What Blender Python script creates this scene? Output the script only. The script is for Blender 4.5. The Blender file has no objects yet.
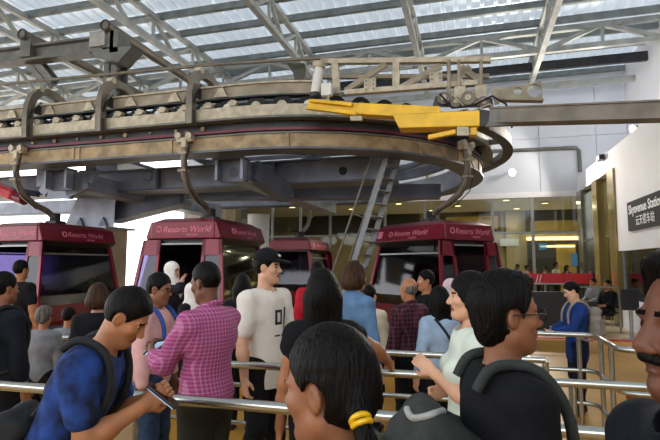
import bpy, bmesh, math, random
import numpy as np
from mathutils import Vector, Matrix
random.seed(7)
PI = math.pi
C = bpy.context.scene.collection

# ------------------------------------------------------------------ camera
F, YAW, CAMZ = 500.0, math.atan(140/500), 1.65
PIT = math.atan(45/500)
fwd = Vector((-math.sin(YAW)*math.cos(PIT), math.cos(YAW)*math.cos(PIT), math.sin(PIT)))
rgt = Vector((math.cos(YAW), math.sin(YAW), 0))
upv = rgt.cross(fwd)
fh = Vector((-math.sin(YAW), math.cos(YAW), 0))
CAM = Vector((0, 0, CAMZ))
def ray(px, py): return fwd*F + rgt*(px-330) - upv*(py-220)
def on_y(px, py, Y):
    r = ray(px, py); return CAM + r*(Y/r.y)
def on_x(px, py, X):
    r = ray(px, py); return CAM + r*(X/r.x)
def at_d(px, py, d):
    r = ray(px, py); return CAM + r*(d/r.dot(fh))
cd = bpy.data.cameras.new('camera'); cam = bpy.data.objects.new('camera', cd); C.objects.link(cam)
cd.sensor_width = 36; cd.lens = F/660*36; cd.clip_end = 300; cd.clip_start = 0.05
m = Matrix((rgt, upv, -fwd)).transposed().to_4x4(); m.translation = CAM; cam.matrix_world = m
bpy.context.scene.camera = cam

# ------------------------------------------------------------------ materials
def lin(h):
    h = h.lstrip('#'); o = []
    for i in (0, 2, 4):
        c = int(h[i:i+2], 16)/255
        o.append(c/12.92 if c <= .04045 else ((c+.055)/1.055)**2.4)
    return (*o, 1)
MATS = {}
def mat(name, col, rough=.5, metal=0, var=.12, scale=6, bump=0, bscale=60, col2=None, stretch=None, emit=0, spec=.5):
    if name in MATS: return MATS[name]
    m = bpy.data.materials.new(name); m.use_nodes = True; MATS[name] = m
    nt = m.node_tree; b = nt.nodes['Principled BSDF']; c = lin(col)
    b.inputs['Roughness'].default_value = rough; b.inputs['Metallic'].default_value = metal
    b.inputs['Specular IOR Level'].default_value = spec
    if emit:
        b.inputs['Base Color'].default_value = c
        b.inputs['Emission Color'].default_value = c; b.inputs['Emission Strength'].default_value = emit; return m
    tc = nt.nodes.new('ShaderNodeTexCoord'); src = tc.outputs['Object']
    if stretch:
        mp = nt.nodes.new('ShaderNodeMapping'); mp.inputs['Scale'].default_value = stretch
        nt.links.new(src, mp.inputs[0]); src = mp.outputs[0]
    n = nt.nodes.new('ShaderNodeTexNoise'); n.inputs['Scale'].default_value = scale; n.inputs['Detail'].default_value = 5
    nt.links.new(src, n.inputs['Vector'])
    r = nt.nodes.new('ShaderNodeValToRGB')
    c2 = lin(col2) if col2 else tuple(x*(1-var*2) for x in c[:3])+(1,)
    c1 = c if col2 else tuple(min(1, x*(1+var)) for x in c[:3])+(1,)
    r.color_ramp.elements[0].position = .35; r.color_ramp.elements[1].position = .65
    r.color_ramp.elements[0].color = c2; r.color_ramp.elements[1].color = c1
    nt.links.new(n.outputs['Fac'], r.inputs[0]); nt.links.new(r.outputs[0], b.inputs['Base Color'])
    if bump:
        n2 = nt.nodes.new('ShaderNodeTexNoise'); n2.inputs['Scale'].default_value = bscale; n2.inputs['Detail'].default_value = 3
        nt.links.new(src, n2.inputs['Vector'])
        bp = nt.nodes.new('ShaderNodeBump'); bp.inputs['Strength'].default_value = bump; bp.inputs['Distance'].default_value = .01
        nt.links.new(n2.outputs['Fac'], bp.inputs['Height']); nt.links.new(bp.outputs[0], b.inputs['Normal'])
    return m
def glass(name, tint, alpha, rough=.05):
    """thin pane: tinted transparency under a clear reflection"""
    m = bpy.data.materials.new(name); m.use_nodes = True; MATS[name] = m
    nt = m.node_tree; nt.nodes.remove(nt.nodes['Principled BSDF']); out = nt.nodes['Material Output']
    t = nt.nodes.new('ShaderNodeBsdfTransparent'); t.inputs[0].default_value = lin(tint)
    g = nt.nodes.new('ShaderNodeBsdfGlossy'); g.inputs['Roughness'].default_value = rough
    g.inputs['Color'].default_value = (1, 1, 1, 1)
    lw = nt.nodes.new('ShaderNodeFresnel'); lw.inputs[0].default_value = alpha
    mx = nt.nodes.new('ShaderNodeMixShader')
    nt.links.new(lw.outputs[0], mx.inputs[0]); nt.links.new(t.outputs[0], mx.inputs[1]); nt.links.new(g.outputs[0], mx.inputs[2])
    nt.links.new(mx.outputs[0], out.inputs['Surface']); return m
def stripes(name, base, line, axes, freq, width=.3, rough=.8):
    """woven line pattern: list of object axes carrying thin lines of the second colour"""
    m = bpy.data.materials.new(name); m.use_nodes = True; MATS[name] = m
    nt = m.node_tree; b = nt.nodes['Principled BSDF']; b.inputs['Roughness'].default_value = rough
    b.inputs['Specular IOR Level'].default_value = .2
    tc = nt.nodes.new('ShaderNodeTexCoord'); sp = nt.nodes.new('ShaderNodeSeparateXYZ'); nt.links.new(tc.outputs['Object'], sp.inputs[0])
    prev = None
    for ax in axes:
        mu = nt.nodes.new('ShaderNodeMath'); mu.operation = 'MULTIPLY'; mu.inputs[1].default_value = freq
        nt.links.new(sp.outputs[ax], mu.inputs[0])
        fr = nt.nodes.new('ShaderNodeMath'); fr.operation = 'FRACT'; nt.links.new(mu.outputs[0], fr.inputs[0])
        lt = nt.nodes.new('ShaderNodeMath'); lt.operation = 'LESS_THAN'; lt.inputs[1].default_value = width
        nt.links.new(fr.outputs[0], lt.inputs[0])
        if prev is None: prev = lt
        else:
            mxm = nt.nodes.new('ShaderNodeMath'); mxm.operation = 'ADD'; nt.links.new(prev.outputs[0], mxm.inputs[0]); nt.links.new(lt.outputs[0], mxm.inputs[1]); prev = mxm
    dv = nt.nodes.new('ShaderNodeMath'); dv.operation = 'DIVIDE'; dv.inputs[1].default_value = len(axes); nt.links.new(prev.outputs[0], dv.inputs[0])
    r = nt.nodes.new('ShaderNodeValToRGB'); r.color_ramp.elements[0].color = lin(base); r.color_ramp.elements[1].color = lin(line)
    nt.links.new(dv.outputs[0], r.inputs[0]); nt.links.new(r.outputs[0], b.inputs['Base Color']); return m

tan = mat('tan_paint', '#9a8f7a', .6, .1, .14, 3, .15, 30)
tan_d = mat('tan_rusty', '#a58f6c', .65, .1, .2, 4, .25, 20)
cream = mat('cream_paint', '#b8ad95', .5, .1, .12, 8)
grey = mat('grey_steel', '#6c6c66', .5, .3, .12, 4)
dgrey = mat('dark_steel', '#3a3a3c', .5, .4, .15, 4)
bgrey = mat('blue_grey_paint', '#868b98', .45, .2, .12, 2)
bdark = mat('dark_blue_grey_paint', '#5b606c', .5, .2, .12, 2)
olive = mat('olive_brown_steel', '#756d60', .5, .3, .14, 3, .1, 30)
truss_m = mat('truss_grey', '#a9aba6', .5, .2, .1, 3)
purl_m = mat('purlin_steel', '#7d8482', .5, .3, .12, 3)
sheet_m = mat('roof_sheet', '#b9c4cd', .35, .55, .16, .9, stretch=(1, .25, 1))
maroon = mat('maroon_paint', '#5c1226', .35, .2, .1, 4)
crim = mat('crimson_paint', '#740a26', .3, .15, .08, 3)
crim_d = mat('crimson_dark', '#6c0b23', .3, .15, .08, 3)
yellow = mat('yellow_paint', '#e3b208', .35, .1, .1, 3)
red = mat('red_paint', '#c3142a', .4, 0, .1, 4)
rubber = mat('rubber', '#17171a', .7, 0, .15, 12)
blackm = mat('black_trim', '#0c0c10', .4, 0, .1, 6)
steel = mat('brushed_steel', '#b9bbb4', .22, .95, .06, 30, stretch=(1, 8, 8))
ladder_m = mat('ladder_metal', '#77787a', .45, .3, .08, 10)
alu = mat('aluminium', '#8f9190', .4, .6, .08, 10)
white = mat('white_wall', '#e9e7ea', .7, 0, .02, 1)
wall_b = mat('pale_wall_panel', '#d0d5de', .6, .05, .03, .7)
conc = mat('concrete_column', '#b7a78f', .8, 0, .06, 3, .1, 20)
whitec = mat('white_column', '#dcdad3', .6, 0, .03, 2)
gold = mat('gold_stone', '#a08a52', .18, .5, .2, 2, stretch=(1, 1, .25))
mirror = mat('mirror_steel', '#9a9a8e', .12, .8, .1, 2)
beige = mat('beige_wall', '#ab9b7c', .6, 0, .1, 1)
dwall = mat('dark_wall', '#38332b', .6, 0, .15, 1)
warm_l = mat('warm_light_strip', '#ffe0a4', emit=3)
bench_m = mat('bench_violet', '#4f4870', .5, 0, .1, 8)
lamp_l = mat('lamp_white', '#fff2dc', emit=16)
ylw_wall = mat('yellow_lit_panel', '#c9a850', .5, 0, .1, 2)
signb = mat('sign_black', '#14151a', .9, 0, .05, 3)
lett = mat('sign_letters', '#f4f4f4', .5, 0, 0, 3)
plogo = mat('pink_logo', '#d77a90', .5, 0, 0, 3)
exitg = mat('exit_green', '#6fd08a', emit=1.2)
scr = mat('screen_blue', '#3d6d9c', emit=.5)
def sheet_mat():
    m = sheet_m; nt = m.node_tree; b = nt.nodes['Principled BSDF']; out = nt.nodes['Material Output']
    t = nt.nodes.new('ShaderNodeBsdfTranslucent'); t.inputs[0].default_value = lin('#d5dde4')
    mx = nt.nodes.new('ShaderNodeMixShader'); mx.inputs[0].default_value = .17
    nt.links.new(b.outputs[0], mx.inputs[1]); nt.links.new(t.outputs[0], mx.inputs[2]); nt.links.new(mx.outputs[0], out.inputs['Surface'])
sheet_mat()   # translucent daylight roof sheets
g_cabin = glass('cabin_glass', '#8d84a4', 1.45)
g_clear = glass('clear_pane', '#c6ccc4', 1.33)
g_green = glass('green_pane', '#7d9482', 1.5)

def floor_mat():
    m = bpy.data.materials.new('floor'); m.use_nodes = True; nt = m.node_tree; b = nt.nodes['Principled BSDF']
    b.inputs['Roughness'].default_value = .32
    tc = nt.nodes.new('ShaderNodeTexCoord'); sp = nt.nodes.new('ShaderNodeSeparateXYZ'); nt.links.new(tc.outputs['Object'], sp.inputs[0])
    n = nt.nodes.new('ShaderNodeTexNoise'); n.inputs['Scale'].default_value = .7; n.inputs['Detail'].default_value = 6
    nt.links.new(tc.outputs['Object'], n.inputs['Vector'])
    def ramp(a, c):
        r = nt.nodes.new('ShaderNodeValToRGB'); r.color_ramp.elements[0].color = lin(a); r.color_ramp.elements[1].color = lin(c)
        r.color_ramp.elements[0].position = .35; r.color_ramp.elements[1].position = .65
        nt.links.new(n.outputs['Fac'], r.inputs[0]); return r
    yel, bei = ramp('#a97a2c', '#cf9d42'), ramp('#ab9878', '#c4b08c')
    gt = nt.nodes.new('ShaderNodeMath'); gt.operation = 'GREATER_THAN'; gt.inputs[1].default_value = 12.45; nt.links.new(sp.outputs[1], gt.inputs[0])
    mx = nt.nodes.new('ShaderNodeMix'); mx.data_type = 'RGBA'
    nt.links.new(gt.outputs[0], mx.inputs[0]); nt.links.new(yel.outputs[0], mx.inputs[6]); nt.links.new(bei.outputs[0], mx.inputs[7])
    nt.links.new(mx.outputs[2], b.inputs['Base Color']); return m

# ------------------------------------------------------------------ mesh builder
class MB:
    def __init__(s): s.v = []; s.f = []; s.mi = []; s.cur = 0
    def add(s, vs, fs):
        n = len(s.v); s.v += [Vector(v) for v in vs]; s.f += [tuple(i+n for i in f) for f in fs]; s.mi += [s.cur]*len(fs); return s
    def box(s, c, sz, M=None):
        c = Vector(c); h = Vector(sz)/2; vs = []
        for x in (-1, 1):
            for y in (-1, 1):
                for z in (-1, 1):
                    v = Vector((x*h.x, y*h.y, z*h.z)); vs.append(c + (M @ v if M else v))
        return s.add(vs, [(0, 1, 3, 2), (4, 6, 7, 5), (0, 4, 5, 1), (2, 3, 7, 6), (0, 2, 6, 4), (1, 5, 7, 3)])
    def span(s, a, b):
        a, b = Vector(a), Vector(b); return s.box((a+b)/2, (abs(b.x-a.x), abs(b.y-a.y), abs(b.z-a.z)))
    def hexa(s, bot, top):
        return s.add(list(bot)+list(top), [(3, 2, 1, 0), (4, 5, 6, 7), (0, 1, 5, 4), (1, 2, 6, 5), (2, 3, 7, 6), (3, 0, 4, 7)])
    def beam(s, a, b, w, h, up=(0, 0, 1)):
        a, b = Vector(a), Vector(b); d = (b-a).normalized(); up = Vector(up)
        if abs(d.dot(up)) > .98: up = Vector((0, 1, 0))
        x = d.cross(up).normalized(); z = x.cross(d)
        q = [(-w/2, -h/2), (w/2, -h/2), (w/2, h/2), (-w/2, h/2)]
        return s.add([a+x*i+z*j for i, j in q]+[b+x*i+z*j for i, j in q], [(0, 1, 2, 3), (7, 6, 5, 4), (0, 4, 5, 1), (1, 5, 6, 2), (2, 6, 7, 3), (3, 7, 4, 0)])
    def ibeam(s, a, b, w, h, t=.025, up=(0, 0, 1)):
        a, b = Vector(a), Vector(b); d = (b-a).normalized(); up = Vector(up)
        x = d.cross(up).normalized(); z = x.cross(d)
        s.beam(a, b, t, h, up)
        for k in (-1, 1): s.beam(a+z*k*(h-t)/2, b+z*k*(h-t)/2, w, t, up)
        return s
    def tube(s, pts, r, n=10, closed=False, rr=None):
        pts = [Vector(p) for p in pts]; N = len(pts); vs = []; fs = []
        prevx = None
        for i, p in enumerate(pts):
            if closed: d = pts[(i+1) % N]-pts[i-1]
            else: d = pts[min(i+1, N-1)]-pts[max(i-1, 0)]
            d.normalize()
            if prevx is None:
                u = Vector((0, 0, 1)) if abs(d.z) < .9 else Vector((1, 0, 0)); x = d.cross(u).normalized()
            else:
                x = prevx - d*prevx.dot(d)
                x.normalize()
            prevx = x; y = d.cross(x); q = rr[i] if rr else r
            vs += [p + (x*math.cos(2*PI*k/n)+y*math.sin(2*PI*k/n))*q for k in range(n)]
        for i in range(N if closed else N-1):
            j = (i+1) % N
            fs += [(i*n+k, i*n+(k+1) % n, j*n+(k+1) % n, j*n+k) for k in range(n)]
        if not closed: fs += [tuple(range(n))[::-1], tuple((N-1)*n+k for k in range(n))]
        return s.add(vs, fs)
    def cyl(s, a, b, r, n=14, r2=None): return s.tube([a, b], r, n, rr=[r, r2 if r2 is not None else r])
    def ring(s, c, ax, r, rt, n=20, m=8):
        c = Vector(c); ax = Vector(ax).normalized(); u = ax.orthogonal().normalized(); w = ax.cross(u)
        return s.tube([c+(u*math.cos(2*PI*k/n)+w*math.sin(2*PI*k/n))*r for k in range(n)], rt, m, closed=True)
    def sweep(s, prof, path, closed=False):
        """prof: list of (outward, up) offsets, path: list of (point, outward vector)"""
        n = len(prof); N = len(path); vs = []; fs = []
        for p, o in path: vs += [Vector(p)+Vector(o)*a+Vector((0, 0, b)) for a, b in prof]
        for i in range(N-1):
            fs += [(i*n+k, (i+1)*n+k, (i+1)*n+(k+1) % n, i*n+(k+1) % n) for k in range(n)]
        fs += [tuple(range(n)), tuple((N-1)*n+k for k in range(n))[::-1]]
        return s.add(vs, fs)
    def prism(s, poly, ext):
        ext = Vector(ext); n = len(poly); p = [Vector(v) for v in poly]
        return s.add(p+[v+ext for v in p], [tuple(range(n))[::-1], tuple(range(n, 2*n))]+[(k, (k+1) % n, n+(k+1) % n, n+k) for k in range(n)])
    def build(s, name, mats, parent=None, smooth=False, bevel=0, world=True, origin=None):
        off = Vector((0, 0, 0))
        if parent is not None and world: off = parent.location
        if origin is not None: off = Vector(origin)
        me = bpy.data.meshes.new(name); me.from_pydata([v-off for v in s.v], [], s.f)
        for mt in (mats if isinstance(mats, (list, tuple)) else [mats]): me.materials.append(mt)
        me.polygons.foreach_set('material_index', s.mi)
        bm = bmesh.new(); bm.from_mesh(me); bmesh.ops.recalc_face_normals(bm, faces=bm.faces); bm.to_mesh(me); bm.free()
        o = bpy.data.objects.new(name, me); C.objects.link(o)
        if origin is not None: o.location = origin
        if parent is not None: o.parent = parent
        if smooth:
            me.polygons.foreach_set('use_smooth', [True]*len(me.polygons))
            try: me.set_sharp_from_angle(angle=math.radians(40))
            except Exception: pass
        if bevel:
            bv = o.modifiers.new('bevel', 'BEVEL'); bv.width = bevel; bv.segments = 2; bv.limit_method = 'ANGLE'
        return o
def tag(o, label, cat, group=None, kind=None):
    o['label'] = label; o['category'] = cat
    if group: o['group'] = group
    if kind: o['kind'] = kind
    return o
def thing(name, label, cat, loc=(0, 0, 0), group=None, rot=0):
    o = bpy.data.objects.new(name, None); C.objects.link(o); o.location = loc; o.rotation_euler = (0, 0, rot)
    o.empty_display_size = .1
    return tag(o, label, cat, group)
def struct(o):
    o['kind'] = 'structure'; return o
def copy_tree(o, parent=None):
    c = o.copy(); C.objects.link(c)
    if parent is not None:
        c.parent = parent
    for ch in list(o.children): copy_tree(ch, c)
    return c
def text_part(name, body, size, mt, parent, M, extrude=.004, align='LEFT', shear=0, offset=0):
    cu = bpy.data.curves.new(name, 'FONT'); cu.body = body; cu.size = size; cu.extrude = extrude; cu.align_x = align; cu.shear = shear; cu.offset = offset
    o = bpy.data.objects.new(name+'_t', cu); C.objects.link(o)
    dg = bpy.context.evaluated_depsgraph_get(); me = bpy.data.meshes.new_from_object(o.evaluated_get(dg))
    bpy.data.objects.remove(o); me.name = name; me.materials.clear(); me.materials.append(mt)
    o = bpy.data.objects.new(name, me); C.objects.link(o)
    me.transform(M)
    if parent is not None: o.parent = parent
    return o
# ================================================================== HALL
YR, XR, XU, XL = 20.0, 3.85, 5.6, -12.4
ZC = 8.95
o = MB().span((-40, -8, -.2), (9, 30, 0)).build('floor', floor_mat()); struct(o)
mb = MB(); mb.beam((-2.5, 12.45, .012), (3.8, 12.4, .012), .14, .02)
struct(mb.build('trim_1', red))
# corrugated roof sheets (ribs run along y) with purlins as children
mb = MB(); prof = []
x = -30.0
while x < XU+.3:
    prof += [(x, 0), (x+.18, 0), (x+.21, .05), (x+.30, .05), (x+.33, 0)]; x += .36
vs = [(a, -8, ZC+b) for a, b in prof]+[(a, YR+.4, ZC+b) for a, b in prof]; n = len(prof)
mb.add(vs, [(i, i+1, n+i+1, n+i) for i in range(n-1)])
ceil_o = struct(mb.build('ceiling', sheet_m))
y = -7.0
while y < YR:
    pb = MB(); pb.beam((-30, y, ZC-.13), (XU+.2, y, ZC-.13), .07, .18); pb.beam((-30, y+.03, ZC-.215), (XU+.2, y+.03, ZC-.215), .11, .02)
    pb.build('purlin', purl_m, ceil_o); y += 1.12
# rear wall: pale panels above the glass front, thin joints between panels
mb = MB(); xs = [XL, -9.4, -6.4, -3.4, -.4, 2.6, 4.55, XU]
for i in range(len(xs)-1):
    for z0, z1 in ((4.38, 6.4), (6.42, ZC-.1)): mb.span((xs[i]+.012, YR, z0), (xs[i+1]-.012, YR+.2, z1))
mb.span((XL, YR+.05, 4.38), (XU, YR+.25, ZC))
wr = struct(mb.build('wall_rear', wall_b))
MB().span((XL, YR-.03, 4.18), (XR, YR+.12, 4.38)).build('soffit_trim', white, wr)
# right wall: high recessed wall, low projecting block carrying the sign
mb = MB(); mb.span((XU, -8, 5.0), (XU+.2, YR+.2, ZC)); w_up = struct(mb.build('wall_right', white))
struct(MB().span((-22, -8.2, 0), (XU+.2, -8, 3.6)).build('wall_light_block', beige))  # unseen wall added behind the camera, kept low to shade only the foreground
mb = MB(); mb.span((XR, 3.0, 2.02), (XU+.2, 15.1, 4.87)); mb.span((XR, 15.1, 4.3), (XU+.2, YR, 4.87)); mb.span((XR, -8, 2.02), (XU+.2, 3.0, 4.87))
w_lo = struct(mb.build('wall_right_lower', white))
mb = MB(); mb.span((XR+.02, 9, 0), (XR+.3, 15.1, .75)); struct(mb.build('baseboard_right', white))
mb = MB(); mb.span((XR+.1, -3, .75), (XR+.13, 15.1, 2.02)); wn = struct(mb.build('window_2', g_green))
mb = MB()
for yy in (6.0, 9.0, 12.0, 15.0): mb.span((XR+.06, yy-.04, .75), (XR+.16, yy+.04, 2.02))
mb.build('window_frame', alu, wn)
MB().span((XR+.6, -3, 0), (XR+.8, 15, 2.02)).build('backing_wall', beige, wn)
# portal in the right wall: three tall pillars with mirror sheen and dark glass between
for lab, y0, y1, mt, cat in (('tall golden stone pillar, nearest the white sign wall', 15.1, 15.75, gold, 'pillar'),
                             ('golden pillar in the middle of the three by the glass doors', 17.0, 17.6, gold, 'pillar'),
                             ('silver mirrored pillar at the corner of the glass front', 19.3, 19.98, mirror, 'pillar')):
    mb = MB(); mb.span((XR-.05, y0, 0), (XR+.55, y1, 4.3)); t = mb.build('pillar', mt, bevel=.01, origin=(XR, y0, 0)); tag(t, lab, cat, 'pillars at the right wall portal')
mb = MB(); mb.span((XR+.2, 15.75, 0), (XR+.23, 19.3, 4.3)); wn = struct(mb.build('window_3', g_green))
mb = MB(); mb.span((XR+.17, 18.4, 0), (XR+.26, 18.46, 4.3)); mb.span((XR+.17, 16.3, 0), (XR+.26, 16.36, 4.3)); mb.span((XR+.17, 15.75, 2.5), (XR+.26, 19.3, 2.57)); mb.build('mullion', alu, wn)
# glass front in the rear wall
mb = MB(); mb.span((-9.6, YR+.05, .0), (XR, YR+.07, 4.2)); wn = struct(mb.build('window_1', g_clear))
for px in (493, 533, 425, 385, 330, 300, 272):
    p = on_y(px, 230, YR)
    MB().span((p.x-.05, YR, 0), (p.x+.05, YR+.12, 4.2)).build('mullion', alu, wn)
z = on_y(500, 233, YR).z
MB().span((-9.6, YR+.02, z-.035), (XR, YR+.1, z+.035)).build('transom', alu, wn)
mb = MB(); mb.span((XL, YR, 0), (-9.6, YR+.2, 4.2)); w = struct(mb.build('wall_rear_left', beige))
a, b = on_y(236, 205, YR), on_y(246, 290, YR)
MB().span((a.x, YR-.02, .9), (b.x, YR+.01, a.z)).build('window_panel', mirror, w)
# lobby behind the glass
YB = 27.0
mb = MB(); mb.span((XL, YB, 0), (XR+4, YB+.2, 4.6)); mb.span((XL-.2, YR+.2, 0), (XL, YB, 4.6)); mb.span((XR+4, YR+.2, 0), (XR+4.2, YB, 4.6))
lw_ = struct(mb.build('wall_lobby', beige))
mb = MB(); mb.span((XL, YR+.2, 4.4), (XR+4, YB, 4.55)); struct(mb.build('ceiling_lobby', white))
def lobby_panel(name, px0, py0, px1, py1, mt, Y=YB, th=.08):
    a, b = on_y(px0, py0, Y-th), on_y(px1, py1, Y-th)
    return MB().span((a.x, Y-th, a.z), (b.x, Y-.005, b.z)).build(name, mt, lw_)
lobby_panel('dark_band', 440, 209, 501, 231, dwall); lobby_panel('lit_panel', 446, 217, 498, 229, ylw_wall, th=.1)
lobby_panel('dark_band', 525, 209, 600, 231, dwall); lobby_panel('lit_panel', 530, 221, 598, 230, ylw_wall, th=.1)
lobby_panel('dark_band', 298, 213, 420, 233, dwall); lobby_panel('dark_band', 527, 241, 600, 300, dwall, th=.06)
lobby_panel('pillar_face', 505, 200, 522, 300, beige, th=.3)
lobby_panel('dark_band', 270, 212, 300, 232, mirror)
lobby_panel('wood_panel', 556, 244, 578, 300, ylw_wall, th=.12)
for a in ((527, 237, 580, 239.5), (540, 245.5, 575, 247)): lobby_panel('light_strip', *a, warm_l, th=.2)
for a in ((539, 243, 547, 250), (571, 254, 578, 266)): lobby_panel('screen', *a, scr, th=.2)
lobby_panel('board', 500, 239, 519, 246, wall_b, th=.36)
# lobby lamps: round downlights and strips in the ceiling that really light it
for k, (x, y) in enumerate([(-8, 22), (-5.5, 23.5), (-3, 22), (-.5, 23.5), (1.5, 22), (3.2, 23.5), (-1.8, 25.2), (2.2, 25.4)]):
    t = thing('ceiling_light', 'round warm downlight in the lobby ceiling behind the glass front', 'lamp', (x, y, 4.4), 'lobby downlights')
    MB().cyl((x, y, 4.4), (x, y, 4.35), .16, 20).build('lamp_rim', alu, t)
    MB().cyl((x, y, 4.355), (x, y, 4.335), .13, 20).build('diffuser', warm_l, t)
    L = bpy.data.lights.new('downlight', 'AREA'); L.shape = 'DISK'; L.size = .3; L.energy = 30; L.color = (1, .88, .7)
    lo = bpy.data.objects.new('downlight', L); C.objects.link(lo); lo.parent = t; lo.location = (0, 0, -.08)
# ------------------------------------------------------------------ roof trusses
def truss(ax, fixed, s0, s1, zb, zt, step, label, w=.15, first=0, wf=.62):
    P = lambda s, z: Vector((fixed, s, z)) if ax == 'y' else Vector((s, fixed, z))
    t = thing('roof_truss', label, 'roof truss', P(s0, zb), 'steel roof trusses')
    MB().beam(P(s0, zb), P(s1, zb), w, w).build('bottom_chord', truss_m, t)
    MB().beam(P(s0, zt), P(s1, zt), w, w).build('top_chord', truss_m, t)
    s = s0+first; k = 0
    while s < s1-.1:
        e = min(s+step, s1); mid = (s+e)/2
        MB().beam(P(s, zb), P(mid, zt), w*wf, w*wf).build('web_member', truss_m, t)
        MB().beam(P(mid, zt), P(e, zb), w*wf, w*wf).build('web_member', truss_m, t)
        MB().beam(P(mid, zb), P(mid, zt), w*.5, w*.5).build('web_post', truss_m, t)
        s = e
    return t
for k, x in enumerate((-15.7, -12.1, -8.55, -5.0, -1.4, 2.2)):
    lab = ['roof truss farthest left, running front to back', 'second roof truss from the left, running front to back', 'third roof truss from the left, passing right of the gantry mast',
           'roof truss running front to back left of the walkway truss top', 'roof truss running front to back above the middle of the yellow boom', 'rightmost roof truss running front to back over the pale rear wall'][k]
    truss('y', x, -6, 18.6, 8.0, 8.72, 2.1, lab)
truss('x', 16.0, -19.3, XU, 8.18, 8.8, 3.6, 'cross truss spanning left to right below the roof sheets', .16, 0, .75)
truss('x', 7.2, -19.3, -6.8, 8.16, 8.76, 3.6, 'near cross truss at the upper left of the roof', .12)
MB_ = MB(); MB_.beam((-19, 18.9, 8.05), (XU, 18.9, 8.05), .16, .2); t = MB_.build('roof_strut', truss_m, origin=(0, 18.9, 8.05)); tag(t, 'long grey strut under the rear edge of the roof', 'strut')
MB_ = MB(); MB_.beam((-19, 17.6, 8.3), (XU, 17.6, 8.3), .14, .3); t = MB_.build('roof_strut', dgrey, origin=(0, 17.6, 8.3)); tag(t, 'strut in front of the rear wall, roof shade put into its dark colour', 'strut')  # dark tone paints in the shadow below the rear roof
# ------------------------------------------------------------------ wall things: pipe, flood lights, sign, exit sign
p0, p1, p2, p3 = on_y(470, 152, YR-.1), on_y(576, 148, YR-.1), on_y(577, 172, YR-.1), on_y(430, 153, YR-.1)
t = MB().tube([p3, p0, p1, p1+Vector((.1, 0, -.1)), Vector((p1.x+.1, YR-.1, p2.z))], .07, 10).build('wall_pipe', grey, smooth=True, origin=tuple(p1)); tag(t, 'grey pipe running along the rear wall and bending down', 'pipe')
def flood(p, d, label, power):
    d = Vector(d).normalized(); p = Vector(p)
    t = thing('flood_light', label, 'lamp', tuple(p))
    MB().cyl(p, p+d*.16, .08, 18, .13).build('housing', alu, t); MB().cyl(p+d*.155, p+d*.175, .12, 18).build('lens', lamp_l, t)
    MB().beam(p-d*.4, p, .05, .05).build('bracket', alu, t)
    L = bpy.data.lights.new('flood', 'SPOT'); L.energy = power; L.spot_size = 2.4; L.shadow_soft_size = .15; L.color = (1, .93, .82)
    lo = bpy.data.objects.new('flood', L); C.objects.link(lo); lo.parent = t; lo.location = d*.2; lo.rotation_euler = d.to_track_quat('-Z', 'Y').to_euler()
p = on_y(512, 172, YR-.25); flood(p, (-.05, -1, -.25), 'glaring flood light on the rear wall above the glass front', 700)
p = on_x(637, 128, XU-.3); flood(p, (-1, -.5, -.3), 'small round spotlight high on the white right wall', 500)
p = on_x(600, 158, XR-.1); t = thing('security_camera', 'small dark camera under the white lintel', 'camera', tuple(p))
MB().box(p, (.14, .4, .14)).build('camera_body', blackm, t); MB().beam(p, p+Vector((.1, 0, .12)), .05, .05).build('bracket', alu, t)
# station sign
a, b = on_x(629.5, 203, XR), on_x(629.5, 231.5, XR)
YS, ZT, ZB = a.y, a.z, b.z
t = thing('station_sign', 'black station sign with white English and Chinese lettering on the white wall', 'sign', (XR, YS, ZB))
MB().span((XR-.06, YS-3.3, ZB), (XR-.002, YS, ZT)).build('board', signb, t)
hS = ZT-ZB
def wall_text(body, y0, z0, size, name, off=0):   # reads along -y on the x = XR wall
    M = Matrix(((0, 0, -1, -.062), (-1, 0, 0, y0-YS), (0, 1, 0, z0-ZB), (0, 0, 0, 1)))
    return text_part(name, body, size, lett, t, M, offset=off)
wall_text('Skyavenue Station', YS-.12, ZB+hS*.57, hS*.44, 'lettering', .0035)
wall_text('云天缆车站', YS-.62, ZB+hS*.16, hS*.36, 'lettering')
# exit sign hung behind the left glass
p = on_y(345, 201, YR+.8); t = thing('exit_sign', 'small green lit exit sign behind the glass front', 'sign', tuple(p))
MB().box(p, (.62, .06, .24)).build('sign_box', exitg, t)
text_part('lettering', 'EXIT', .2, lett, t, Matrix(((1, 0, 0, -.24), (0, 0, -1, -.033), (0, 1, 0, -.07), (0, 0, 0, 1))), .003)
MB().beam(p+Vector((0, 0, .1)), (p.x, p.y, 4.4), .02, .02).build('hanging_rod', alu, t)
# columns that carry the station
def column(px, y, r, ztop, sq, mt, label):
    p = on_y(px, 260, y); mb = MB()
    if sq: mb.span((p.x-r, y-r, 0), (p.x+r, y+r, ztop))
    else: mb.cyl((p.x, y, 0), (p.x, y, ztop), r, 28)
    t = mb.build('column', mt, smooth=not sq, bevel=.02 if sq else 0, origin=(p.x, y, 0)); tag(t, label, 'column'); return t
colA = column(103, 12.6, .47, 2.72, True, conc, 'square beige concrete column with a green sticker behind the left cabin')
MB().box((.28, -.478, 2.0), (.1, .012, .2)).build('sticker', mat('green_sticker', '#3f8a58', .5), colA, world=False)
column(197, 18.6, .42, 4.3, True, whitec, 'square pale column behind the roof of the open-door cabin')
column(258, 17.9, .42, 3.6, False, whitec, 'round white column behind the man in the black cap')
column(215, 19.2, .3, 4.3, True, conc, 'beige column beside the grey wall panel')
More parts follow.
